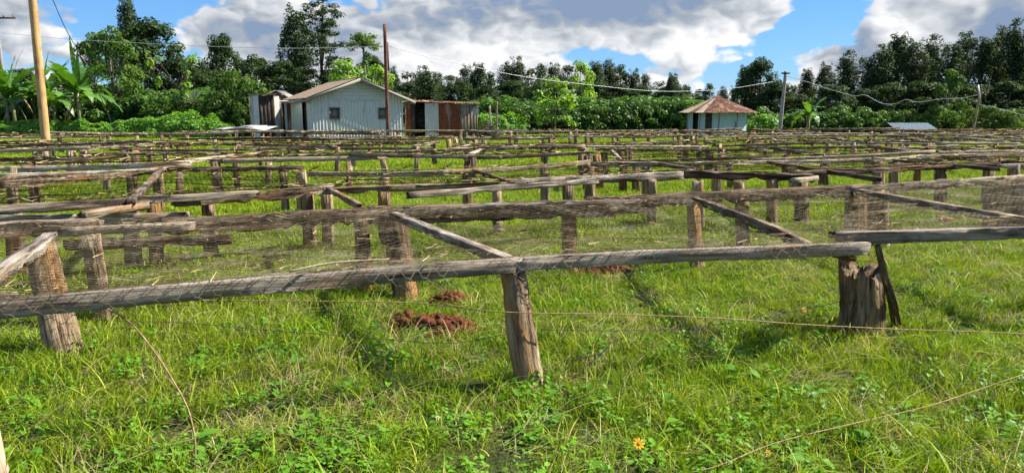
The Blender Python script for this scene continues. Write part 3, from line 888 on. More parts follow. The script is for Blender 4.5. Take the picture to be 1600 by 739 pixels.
def hexnet(R, Fl, Bl, rng, cell=.055, per=.105, r=.0013, prism=True, drape=.11, back=.06, sag=.05, u0=0.0, u1=1.0, wob=.004):
    L = (Fl.L + Bl.L) / 2 * (u1 - u0)
    W = np.linalg.norm(Fl(.5) - Bl(.5))
    p = cell / 2
    nj = int((W + drape + back) / p)
    nk = int(L / (per / 2))
    aa = per * .19
    k = np.arange(nk)
    s = np.stack([k * per / 2, k * per / 2 + aa], -1).ravel()          # two points per half period
    S = np.broadcast_to(s / L, (nj, 2 * nk))
    j = np.arange(nj)
    sign = np.where((np.repeat(k, 2)[None] + j[:, None]) % 2 == 0, 1.0, -1.0)
    T = -drape + j[:, None] * p + sign * p / 2 * .94
    T = T + wob * rng.normal(0, 1, T.shape)
    su = np.clip(u0 + S * (u1 - u0) + rng.normal(0, wob * .8, S.shape) / L, 0, 1)
    # slow drift of the netting, as it hangs unevenly
    drift = .03 * (vnoise(su * L * .7, T * 1.3, int(rng.integers(50))) - .5)
    su2 = np.clip(su + drift / L, 0, 1)
    Fp, Bp = Fl(su2), Bl(su2)
    ax = Bp - Fp; ax /= np.linalg.norm(ax, axis=-1)[..., None]
    t = np.clip(T, 0, W) / W
    pos_ = Fp + (Bp - Fp) * t[..., None]
    hang = np.sin(np.clip(t, 0, 1) * math.pi) ** .7
    bump = (vnoise(su * L * 1.1, T * 2.2, 7) - .5) * .07 + (vnoise(su * L * 3.3, T * 5, 9) - .5) * .025
    z = pos_[..., 2] + .006 - sag * hang + bump * hang
    neg = np.clip(-T, 0, None)
    out = np.minimum(neg, .045)
    down = np.clip(neg - .045, 0, None)
    low_edge = vnoise(su * L * 1.7, T * 0, 3) * .05
    pos_ = pos_ - ax * (out + np.sin(down * 30) * .012 + low_edge * (down > .06))[..., None]
    pos_[..., 2] = z - down + np.clip(neg, 0, .045) * .1
    over = np.clip(T - W, 0, None)
    pos_ = pos_ + ax * np.minimum(over, .05)[..., None]
    pos_[..., 2] -= np.clip(over - .05, 0, None)
    n = pos_.shape[1]
    tang = np.gradient(pos_, axis=1)
    tang /= np.linalg.norm(tang, axis=-1)[..., None] + 1e-9
    sd = np.cross(tang, ZUP); sd /= np.linalg.norm(sd, axis=-1)[..., None] + 1e-9
    if prism:
        ring = [ZUP * r * 1.1 + sd * 0, sd * r - ZUP * r * .6, -sd * r - ZUP * r * .6]
    else:
        ring = [(sd * .5 + ZUP * .87) * r, -(sd * .5 + ZUP * .87) * r]
    kk = len(ring)
    V = np.stack([pos_ + q for q in ring], 2).reshape(-1, 3)
    base = (np.arange(nj)[:, None] * n + np.arange(n - 1)[None]) * kk
    # leave holes where wires have broken
    keep = vnoise(su[:, :-1] * L * 1.6 + 31, T[:, :-1] * 3.0, int(rng.integers(90))) < (.86 if prism else .9)
    base = base[keep]
    Fs = []
    for q in range(kk if kk > 2 else 1):
        q2 = (q + 1) % kk
        Fs.append(np.stack([base + q, base + q2, base + q2 + kk, base + q + kk], -1).reshape(-1, 4))
    b = MB(); b.V = [V]; b.g = [np.zeros_like(V)]; b.F = {4: Fs}; b.n = len(V)
    return b.obj('wire_mesh', M_WIRE, R)

def straw(R, Fl, Bl, rng, n, size=.12, wid=.004):
    u = rng.random(n)
    t = np.where(rng.random(n) < .55, np.where(rng.random(n) < .5, rng.beta(1.1, 9, n), 1 - rng.beta(1.1, 9, n)), rng.random(n))
    c = Fl(u) * (1 - t)[:, None] + Bl(u) * t[:, None]
    c[:, 2] += .012 - .045 * np.sin(t * math.pi) + rng.uniform(-.004, .02, n)
    a = rng.uniform(0, math.pi, n); L = rng.uniform(.3, 1.0, n) * size
    d = np.stack([np.cos(a), np.sin(a), rng.normal(0, .12, n)], -1) * L[:, None] / 2
    w = np.stack([-np.sin(a), np.cos(a), rng.normal(0, .6, n)], -1) * (wid * rng.uniform(.5, 1.6, n))[:, None]
    V = np.stack([c - d - w, c - d + w, c + d + w * .4, c + d - w * .4], 1).reshape(-1, 3)
    F = np.arange(4 * n).reshape(n, 4)
    me = mesh('straw', V - np.asarray(R.location), [F], M_STRAW, v=np.repeat(rng.random(n), 4))
    o = link('straw', me, R)
    o['kind'] = 'stuff'
    return o

GROUP = 'wooden drying beds covered in wire netting'
def bed(label, Fp, Bp, seed, lod, nb=(2, 2), crosses=(0.5,), posts=(.04, .35, .65, .96), hb=(.10, .12), custom=False, jitz=.03, straws=250, both=.25, m1=None, m2=None):
    """Fp, Bp: points of the front and back edges at board-top height"""
    rng = np.random.default_rng(seed)
    Fl, Bl = Line(Fp), Line(Bp)
    c = (Fl(.5) + Bl(.5)) / 2
    R = empty('drying_bed', (c[0], c[1], 0))
    tag(R, label, 'drying bed', GROUP)
    seg = (.07, .11, .22)[lod]
    mats = [M_BOARD, M_SLAB, M_BOARD, M_SLAB, M_PALE] if lod < 2 else [M_BOARD, M_PALE, M_BOARD, M_SLAB, M_PALE]
    if not custom:
        for li, (ln, n, h) in enumerate(((Fl, nb[0], hb[0]), (Bl, nb[1], hb[1]))):
            cuts = np.concatenate([[0], np.sort((np.arange(1, n) + rng.uniform(-.2, .2, n - 1)) / n), [1]])
            for k in range(n):
                ov = rng.uniform(.0, .05)
                a, b = ln(max(0, cuts[k] - ov)), ln(min(1, cuts[k + 1] + ov))
                dz = rng.normal(0, jitz, 2)
                a = a + ZUP * dz[0] + (0, rng.normal(0, .03), 0); b = b + ZUP * dz[1] + (0, rng.normal(0, .03), 0)
                mm = (m1 if li == 0 else m2) or mats[int(rng.integers(5))]
                board(R, rng, a, b, rng.uniform(.05, .09), h * rng.uniform(.8, 1.25), mm, sag=rng.uniform(-.01, .035), bow=rng.normal(0, .03), seg=seg, rag=.08, taper=rng.choice([0, 0, .3]))
    for u in crosses:
        du = rng.normal(0, .02)
        a, b = Fl(np.clip(u + du, 0, 1)), Bl(np.clip(u - du + rng.normal(0, .03), 0, 1))
        board(R, rng, a - ZUP * .02, b - ZUP * rng.uniform(.0, .03), rng.uniform(.06, .11), rng.uniform(.06, .10), mats[int(rng.integers(4))], 'cross_board', seg=seg, sag=rng.uniform(-.02, .03))
    for u in posts:
        for ln in (Fl, Bl):
            uu = np.clip(u + rng.normal(0, .02), .01, .99)
            for q in range(2 if rng.random() < both else 1):
                t = ln(np.clip(uu + q * .035, 0, 1)) - ZUP * rng.uniform(.05, .10) + (0, rng.uniform(-.03, .05), 0)
                lean = rng.normal(0, .055, 2)
                bs = np.array((t[0] + lean[0], t[1] + lean[1], 0))
                bs[2] = float(gz(bs[0], bs[1]))
                post(R, rng, t, bs, rng.uniform(.055, .095), M_POST if rng.random() < .75 else M_SLAB, sides=(11, 9, 7)[lod], flat=rng.uniform(.7, 1.2), seg=(8, 5, 3)[lod], rag=(.03, .03, 0)[lod])
    return R, Fl, Bl, rng

def ext(pts, z=0.8): return [P(x, y, z) for (x, y) in pts]

# --- nearest bed -----------------------------------------------------------
FA = ext([(-420, 506), (0, 468), (420, 431), (800, 403), (1000, 391), (1352, 379)])
BA = ext([(-330, 364), (0, 348), (300, 341), (600, 324), (1000, 309), (1340, 291)])
R, Fl, Bl, rng = bed('nearest drying bed, its long grey front rail crossing most of the frame', FA, BA, 11, 0, custom=True, crosses=(), posts=())
uF = lambda x: float(np.interp(x, [-420, 0, 420, 800, 1000, 1352], Fl.c / Fl.L))
def along(ln, a, b): return lambda u: ln(a + (b - a) * u)
board(R, rng, Fl(0), Fl(uF(812)), .05, .088, M_RAIL, seg=.07, pts=along(Fl, 0, uF(812)), low=.0035, rag=.02, tw=.01, torn=.35)
board(R, rng, Fl(uF(806)), Fl(1), .055, .080, M_RAIL, seg=.07, pts=along(Fl, uF(806), 1), low=.003, rag=.03, tw=.01, torn=.35)
def pb(x0, y0, x1, y1, w, h, m, z=.8, z1=None, name='side_board', **kw):
    return board(R, rng, P(x0, y0, z), P(x1, y1, z if z1 is None else z1), w, h, m, name, **kw)
pb(-330, 362, 150, 343, .13, .13, M_SLAB, seg=.08, rag=.06, low=.012)
pb(98, 356, 300, 347, .10, .07, M_PALE, seg=.08, rag=.03, z=.78)
pb(105, 375, 357, 366, .06, .09, M_SLAB, z=.68, seg=.08, rag=.04)
pb(255, 342, 655, 322, .13, .145, M_SLAB, seg=.07, rag=.05, low=.014)
pb(575, 325, 1000, 311, .13, .085, M_BOARD, seg=.08, rag=.04, low=.010)
pb(590, 334, 960, 322, .08, .11, M_SLAB, z=.74, seg=.08, rag=.04, low=.008)
pb(850, 331, 1003, 325, .06, .06, M_SLAB, z=.66, seg=.08, rag=.06)
pb(918, 308, 1350, 289, .13, .145, M_SLAB, seg=.08, rag=.05, low=.012)
# cross boards
pb(615, 331, 792, 400, .095, .07, M_BOARD, z=.79, name='cross_board', seg=.07)
pb(1083, 308, 1268, 381, .09, .075, M_SLAB, z=.79, name='cross_board', seg=.07, sag=-.03, low=.008)
pb(78, 363, -75, 470, .12, .08, M_BOARD, z=.79, name='cross_board', seg=.07)
pb(-40, 462, 20, 458, .10, .05, M_BOARD, z=.76, name='cross_board', seg=.07)
def pp(xt, yt, zt, xb, yb, r, m=None, zb=0.0, lim=.10, **kw):
    t, b = P(xt, yt, zt), P(xb, yb, zb)
    y = t.y + max(-lim, min(lim, b.y - t.y))       # posts lean only a little towards or away from the rows
    wx = .14 if lim <= .1 else .3
    x = t.x + max(-wx, min(wx, b.x * y / b.y - t.x))
    return post(R, rng, t, (x, y, float(gz(x, y)) + zb), r, m, **kw)
pp(800, 421, .715, 830, 612, .083, lim=.2, flat=.95, sides=24, seg=14, groove=.07, square=False)
pp(63, 385, .73, 108, 560, .10, lim=.2, flat=.8, sides=14, seg=12)
pp(143, 372, .70, 160, 478, .075, flat=.7, sides=12, seg=9)
pp(615, 339, .73, 638, 488, .105, lim=.24, flat=.8, sides=14, seg=12)
pp(562, 345, .70, 570, 452, .075, flat=.7, sides=12, seg=9)
pp(888, 328, .66, 892, 432, .075, sides=12, seg=9)
pp(1083, 318, .72, 1090, 432, .07, flat=.7, sides=12, seg=9)
pp(1160, 306, .72, 1160, 420, .07, flat=.7, sides=12, seg=9)
pp(1337, 300, .73, 1337, 398, .10, flat=1.0, sides=12, seg=9)
hexnet(R, Fl, Bl, rng, cell=.074, per=.135, r=.0017, drape=.17, sag=.07, wob=.0045)
straw(R, Fl, Bl, rng, 1300, .12, .0015)
# rotten stump, its prop and the broken block carry the rail's end
sb = P(1341, 522, 0.0)
rs = np.random.default_rng(77)
k = 22
a_ = np.linspace(0, 2 * math.pi, k, endpoint=False)
rad = 1 + .10 * np.sin(a_ * 7 + 1) + rs.normal(0, .05, k)
prof = np.stack([np.cos(a_) * rad, np.sin(a_) * rad * .9], -1)
hh = np.linspace(-.1, .50, 14)
path = [(sb.x + .012 * math.sin(h * 9), sb.y, h) for h in hh]
V, F, g = sweep(path, prof, hint=(0, 1, 0), scale=np.linspace(.158, .142, 14), rng=rs, low=.006, jit=.003, ragged=.0, caps=False)
V = V.reshape(14, k, 3)
V[-1, :, 2] += rs.uniform(-.05, .045, k)
inner = V[-1].copy(); ctr = V[-1].mean(0)
inner[:, :2] = ctr[:2] + (inner[:, :2] - ctr[:2]) * .72; inner[:, 2] -= rs.uniform(.0, .09, k)
cent = np.array([[ctr[0], ctr[1], .40]])
VV = np.vstack([V.reshape(-1, 3), inner, cent])
b0 = 13 * k; b1 = 14 * k
F2 = [F[0], np.array([(b0 + i, b0 + (i + 1) % k, b1 + (i + 1) % k, b1 + i) for i in range(k)]), np.array([(b1 + i, b1 + (i + 1) % k, b1 + k) for i in range(k)])]
gg = np.vstack([g, np.column_stack([inner[:, 2], inner[:, :2] - ctr[:2]]), [[.4, 0, 0]]])
st = MB().add(VV, F2, gg).obj('stump_post', M_POST, R)
st['label'] = 'thick hollow rotten stump under the end of the rail'
s0 = P(1372, 388, .76); s1 = P(1402, 512, .0)
V, F, g = sweep([s1, s1 + (s0 - s1) * .35 + Vector((.012, 0, 0)), s1 + (s0 - s1) * .7, s0], prof_board(.05, .045), hint=(0, 1, 0), rng=rs, low=.004, ragged=.05, scale=[1, .95, .8, .6])
MB().add(V, F, g).obj('prop', M_SLAB, R)
bl = [P(1288, 398, .71), P(1340, 395, .71), P(1338, 409, .60), P(1318, 407, .62)]
MB().prism([tuple(q) for q in bl], (.03, .16, 0)).obj('packing_block', M_SLAB, R)

# --- the bed that joins it beyond the stump -------------------------------
FA2 = ext([(1305, 361), (1600, 353), (1980, 341)])
BA2 = ext([(1340, 291), (1600, 274), (1980, 256)])
R, Fl, Bl, rng = bed('drying bed with a grey front rail that starts above the rotten stump', FA2, BA2, 12, 0, custom=True, crosses=(), posts=())
pb(1312, 363, 1700, 351, .055, .09, M_RAIL, seg=.08, rag=.04, low=.004, torn=.4)
pb(1690, 352, 1980, 341, .06, .09, M_BOARD, seg=.1)
pb(1308, 362, 1345, 360, .11, .07, M_SLAB, z=.79, seg=.06, rag=.05)
pb(1330, 292, 1500, 280, .12, .10, M_BOARD, seg=.09, rag=.05, low=.010)
pb(1490, 281, 1720, 266, .12, .10, M_PALE, seg=.09, rag=.05, low=.010)
pb(1700, 268, 1980, 256, .12, .10, M_SLAB, seg=.1, rag=.05)
pb(1342, 296, 1690, 354, .09, .085, M_SLAB, z=.79, name='cross_board', seg=.08)
pp(1372, 300, .72, 1376, 372, .11, flat=.8, sides=12, seg=9)
pp(1560, 285, .70, 1562, 352, .16, flat=.9, sides=12, seg=8)
pp(1590, 285, .70, 1592, 350, .13, flat=.9, sides=12, seg=8)
pp(1700, 356, .70, 1705, 470, .09, sides=12, seg=9)
pp(1930, 345, .70, 1935, 440, .09, sides=12, seg=9)
pp(1800, 268, .70, 1802, 330, .09, sides=12, seg=9)
pp(1322, 372, .70, 1338, 460, .05, sides=9, seg=6)
hexnet(R, Fl, Bl, rng, cell=.09, per=.165, r=.0013, drape=.10, sag=.07)
straw(R, Fl, Bl, rng, 500, .12, .0016)

# --- second row ------------------------------------------------------------
FB = [(-420, 348), (0, 319), (180, 311), (515, 290), (800, 283), (1050, 268), (1300, 264), (1600, 251), (1950, 240)]
BB = [(-330, 292), (0, 277), (270, 264), (480, 268), (700, 264), (920, 252), (1210, 251), (1365, 246), (1600, 236), (1900, 229)]
Fx = [p[0] for p in FB]; Bx = [p[0] for p in BB]
def sub(pts, a, b, z=.8):
    xs = [p[0] for p in pts]; ys = [p[1] for p in pts]
    inner = [x for x in xs if a + 12 < x < b - 12]
    return ext([(x, float(np.interp(x, xs, ys))) for x in [a] + inner + [b]], z)
R, Fl, Bl, rng = bed('drying bed behind the left end of the nearest bed, sagging dark rails', sub(FB, -420, 505), sub(BB, -330, 470), 21, 1, custom=True, crosses=(), posts=())
pb(-420, 348, 195, 310, .09, .10, M_BOARD, rag=.05, low=.010)
pb(175, 309, 400, 300, .09, .08, M_PALE, rag=.05, low=.010)
pb(270, 305, 515, 288, .11, .12, M_SLAB, rag=.05, low=.014, sag=.03)
pb(-200, 341, 292, 332, .06, .11, M_BOARD, z=.67, rag=.03, low=.008)
pb(130, 331, 228, 316, .12, .08, M_PALE, z=.74, name='cross_board', rag=.05, low=.012)
pb(-330, 292, 20, 276, .09, .10, M_SLAB, rag=.05, low=.012)
pb(0, 283, 270, 259, .08, .10, M_SLAB, rag=.06, low=.014, sag=.03)
pb(0, 273, 260, 262, .08, .08, M_BOARD, rag=.06, low=.012)
pb(205, 263, 470, 258, .09, .09, M_SLAB, rag=.05, low=.012)
pb(205, 311, 252, 262, .10, .07, M_BOARD, name='cross_board', rag=.03)
pb(-100, 325, -60, 280, .10, .07, M_BOARD, name='cross_board', rag=.03)
for (xt, yt, zt, xb, yb, r) in ((205, 318, .72, 207, 385, .08), (240, 318, .7, 243, 375, .07), (480, 298, .72, 484, 360, .085), (325, 311, .70, 328, 362, .07), (20, 328, .7, 24, 396, .085),
                                (205, 268, .72, 208, 315, .085), (245, 266, .72, 248, 312, .085), (20, 286, .7, 20, 334, .08), (470, 268, .7, 472, 306, .09), (442, 268, .7, 446, 306, .07), (-200, 337, .7, -196, 402, .09)):
    pp(xt, yt, zt, xb, yb, r, flat=.85, sides=10, seg=6)
hexnet(R, Fl, Bl, rng, prism=False, cell=.075, per=.14, r=.0016, drape=.09)
straw(R, Fl, Bl, rng, 700, .15, .003)

R, Fl, Bl, rng = bed('drying bed of the second row with one long clean pale back rail', sub(FB, 505, 1035), sub(BB, 480, 925), 22, 1, custom=True, crosses=(), posts=())
pb(508, 293, 800, 284, .09, .08, M_SLAB, rag=.05, low=.012)
pb(640, 300, 930, 279, .11, .075, M_BOARD, rag=.05, low=.010)
pb(790, 281, 1065, 268, .10, .13, M_BOARD, rag=.05, low=.010)
pb(482, 268, 700, 266, .055, .085, M_PALE, rag=.01, low=.004, sag=.02)
pb(698, 265.5, 922, 250, .055, .085, M_PALE, rag=.01, low=.004, sag=.02)
pb(512, 292, 562, 318, .07, .06, M_SLAB, name='cross_board', rag=.03)
pb(800, 283, 740, 264, .07, .06, M_SLAB, name='cross_board', rag=.03)
for (xt, yt, zt, xb, yb, r) in ((600, 298, .72, 602, 352, .08), (888, 288, .70, 890, 345, .075), (775, 291, .70, 777, 347, .07), (1018, 282, .7, 1020, 335, .075), (510, 298, .7, 512, 354, .08),
                                (730, 272, .70, 732, 303, .08), (850, 262, .7, 852, 296, .08), (920, 258, .72, 923, 294, .09), (600, 274, .7, 602, 308, .08)):
    pp(xt, yt, zt, xb, yb, r, flat=.85, sides=10, seg=6)
hexnet(R, Fl, Bl, rng, prism=False, cell=.075, per=.14, r=.0016, drape=.09)
straw(R, Fl, Bl, rng, 700, .15, .003)

R, Fl, Bl, rng = bed('drying bed with a thick broken split rail end right of centre', sub(FB, 1035, 1560), sub(BB, 925, 1430), 23, 1, custom=True, crosses=(), posts=())
pb(1050, 267, 1268, 271, .14, .12, M_SLAB, rag=.08, low=.020)
pb(1240, 279, 1275, 276, .10, .06, M_PALE, rag=.05, low=.012)
pb(1240, 268, 1560, 253, .10, .09, M_SLAB, rag=.05, low=.012)
pb(925, 253, 1090, 254, .09, .09, M_BOARD, rag=.06, low=.012)
pb(1083, 253, 1220, 251, .08, .07, M_PALE, rag=.03, low=.008)
pb(1205, 252, 1380, 247, .10, .08, M_BOARD, rag=.05, low=.012)
pb(1360, 248, 1436, 244, .10, .08, M_PALE, rag=.05, low=.012)
pb(1213, 254, 1375, 277, .08, .07, M_SLAB, name='cross_board', rag=.03)
pb(1000, 249, 1085, 262, .08, .07, M_SLAB, name='cross_board', rag=.03)
pb(1395, 249, 1560, 262, .08, .07, M_SLAB, name='cross_board', rag=.03)
for (xt, yt, zt, xb, yb, r) in ((1090, 284, .70, 1092, 334, .09), (1155, 286, .68, 1160, 335, .09), (1205, 281, .7, 1208, 330, .085), (1252, 283, .66, 1255, 326, .09), (1470, 265, .7, 1472, 308, .09), (1545, 262, .7, 1548, 302, .09),
                                (1010, 262, .7, 1012, 294, .09), (1240, 258, .7, 1243, 290, .09), (1372, 254, .72, 1376, 286, .11), (1395, 254, .7, 1398, 285, .09), (1120, 260, .7, 1122, 290, .08)):
    pp(xt, yt, zt, xb, yb, r, flat=.85, sides=10, seg=6)
hexnet(R, Fl, Bl, rng, prism=False, cell=.075, per=.14, r=.0016, drape=.09)
straw(R, Fl, Bl, rng, 700, .15, .003)

R, Fl, Bl, rng = bed('drying bed of the second row running out past the right edge', sub(FB, 1560, 1950), sub(BB, 1430, 1900), 24, 1, nb=(2, 2), crosses=(.1, .6), posts=(.05, .4, .75, .97))
hexnet(R, Fl, Bl, rng, prism=False, cell=.075, per=.14, r=.0016, drape=.09)
straw(R, Fl, Bl, rng, 900, .16, .004)
# --- rows farther back -----------------------------------------------------
NAMES = {
 'third': (14.7, 2.6, -13.5, 17.5, 4, ['left edge of the frame', 'left of centre', 'just right of centre', 'right edge of the frame']),
 'fourth': (20.6, 2.5, -18.5, 22.5, 5, ['left edge', 'tan timber pole', 'tin house', 'rusty shed', 'right edge']),
 'fifth': (27.2, 2.5, -21.5, 27.0, 5, ['tan timber pole', 'low hedge', 'rusty shed', 'round hut', 'dark trees on the right']),
 'farthest': (34.6, 2.3, -25.0, 32.0, 6, ['banana plants', 'sheet stand', 'tin house and rusty shed', 'lime green sapling', 'round hut', 'low blue roof'])}
sd = 300
for row, (d0, wd, x0, x1, n, places) in NAMES.items():
    rr = np.random.default_rng(sd)
    cuts = np.linspace(x0, x1, n + 1)
    for k in range(n):
        sd += 1
        sl = .24
        a, b = cuts[k] + rr.uniform(.0, .35), cuts[k + 1] - rr.uniform(.0, .35)
        sh = rr.normal(0, .32); tilt = rr.normal(0, .032); zz = .8 + rr.normal(0, .035)
        def edge(off):
            m_ = []
            for q, x in enumerate(np.linspace(a, b, 4)):
                m_.append((x, d0 + sl * x + off + sh + tilt * (x - a) + rr.normal(0, .05), zz + rr.normal(0, .022)))
            return m_
        where = places[k]
        if row == 'third': lab = 'drying bed of the third row from the front, at ' + where if 'edge' in where else 'drying bed of the third row from the front, ' + where
        elif row == 'farthest': lab = 'farthest drying bed, weathered, low in front of the ' + where
        elif 'edge' in where: lab = 'drying bed of the ' + row + ' row from the front, at the ' + where
        else: lab = 'drying bed of the ' + row + ' row, seen below the ' + where
        R, Fl, Bl, rng = bed(lab, edge(0), edge(wd), sd, 2, nb=(int(rr.integers(2, 4)), int(rr.integers(2, 4))), crosses=(.03, .35, .66, .97) if row in ('third', 'fourth') else (.04, .96),
                             posts=(.03, .34, .66, .97), hb=(.085, .085), jitz=.05, both=.3)
        far = {'third': .10, 'fourth': .14, 'fifth': .20, 'farthest': .26}[row]
        hexnet(R, Fl, Bl, rng, cell=far, per=far * 2, prism=False, r=.0016 + far * far * .085, drape=.12, wob=.01)
        straw(R, Fl, Bl, rng, 300 if row in ('third', 'fourth') else 420, .25, .006 + far * .022)
# ------------------------------------------------------------------ trees and bushes
def leaves(c, nrm, size, rng, aspect=.45, droop=0.0, v=None):
    """rhombic leaves at centres c with normals nrm -> V, F, v"""
    n = len(c)
    nrm = nrm / (np.linalg.norm(nrm, axis=1)[:, None] + 1e-9)
    r = rng.normal(0, 1, (n, 3)); r[:, 2] -= droop
    d = r - (r * nrm).sum(1)[:, None] * nrm
    d /= np.linalg.norm(d, axis=1)[:, None] + 1e-9
    s = np.cross(nrm, d)
    L = (size * rng.uniform(.6, 1.35, n))[:, None]
    fold = nrm * L * .10
    V = np.stack([c - d * L * .5, c + s * L * aspect * .5 + fold, c + d * L * .5 - ZUP * L * .12, c - s * L * aspect * .5 + fold], 1)
    return V.reshape(-1, 3), np.arange(4 * n).reshape(n, 4), np.repeat(rng.random(n) if v is None else v, 4)

def ball(rng, n, r, shell=.45):
    d = rng.normal(0, 1, (n, 3)); d /= np.linalg.norm(d, axis=1)[:, None]
    return d * (r * (shell + (1 - shell) * rng.random(n) ** .5))[:, None], d

def crown_mesh(name, clumps, per, size, m, rng, aspect=.45, droop=.4, up=.5, squash=.75):
    C, N, VV = [], [], []
    for (x, y, z, r) in clumps:
        k = max(6, int(per * (r ** 2)))
        p, d = ball(rng, k, 1.0, .35)
        p = p * (r, r, r * squash)
        C.append(p + (x, y, z)); N.append(d + (0, 0, up) + rng.normal(0, .45, (k, 3)))
        VV.append(np.clip(rng.normal(.5, .2) + rng.normal(0, .22, k), 0, 1))
    C = np.vstack(C); N = np.vstack(N); VV = np.concatenate(VV)
    V, F, v = leaves(C, N, np.full(len(C), size), rng, aspect, droop, VV)
    return mesh(name, V, [F], m, v=v)

def limb_mesh(name, H, r0, clumps, rng, lean=(0, 0), top=.9):
    m = MB()
    n = 9
    u = np.linspace(0, 1, n)
    wob = np.cumsum(rng.normal(0, .012 * H, (n, 2)), axis=0) * .5; wob[0] = 0
    tp = np.stack([u * lean[0] + wob[:, 0], u * lean[1] + wob[:, 1], u * H * top - .15], -1)
    V, F, g = sweep(tp, [(math.cos(a), math.sin(a)) for a in np.linspace(0, 2 * math.pi, 8, endpoint=False)], hint=(0, 1, 0), scale=r0 * (1.15 - u) ** .8 + .01)
    m.add(V, F, g)
    idx = list(range(len(clumps))); rng.shuffle(idx)
    for i in idx[:36]:
        x, y, z, r = clumps[i]
        f = np.clip((z / (H * top)) * rng.uniform(.55, .8), .05, .95)
        b = np.array([np.interp(f, u, tp[:, k]) for k in range(3)])
        e = np.array((x, y, z)); mid = (b + e) / 2 + (0, 0, np.linalg.norm(e - b) * rng.uniform(-.02, .14))
        rr = r0 * (1.1 - f) * .42
        V, F, g = sweep([b, mid, e], [(math.cos(a), math.sin(a)) for a in np.linspace(0, 2 * math.pi, 5, endpoint=False)], hint=(0, 1, 0), scale=[rr, rr * .6, rr * .2 + .008])
        m.add(V, F, g)
    return m.me(name, M_BARK, True)

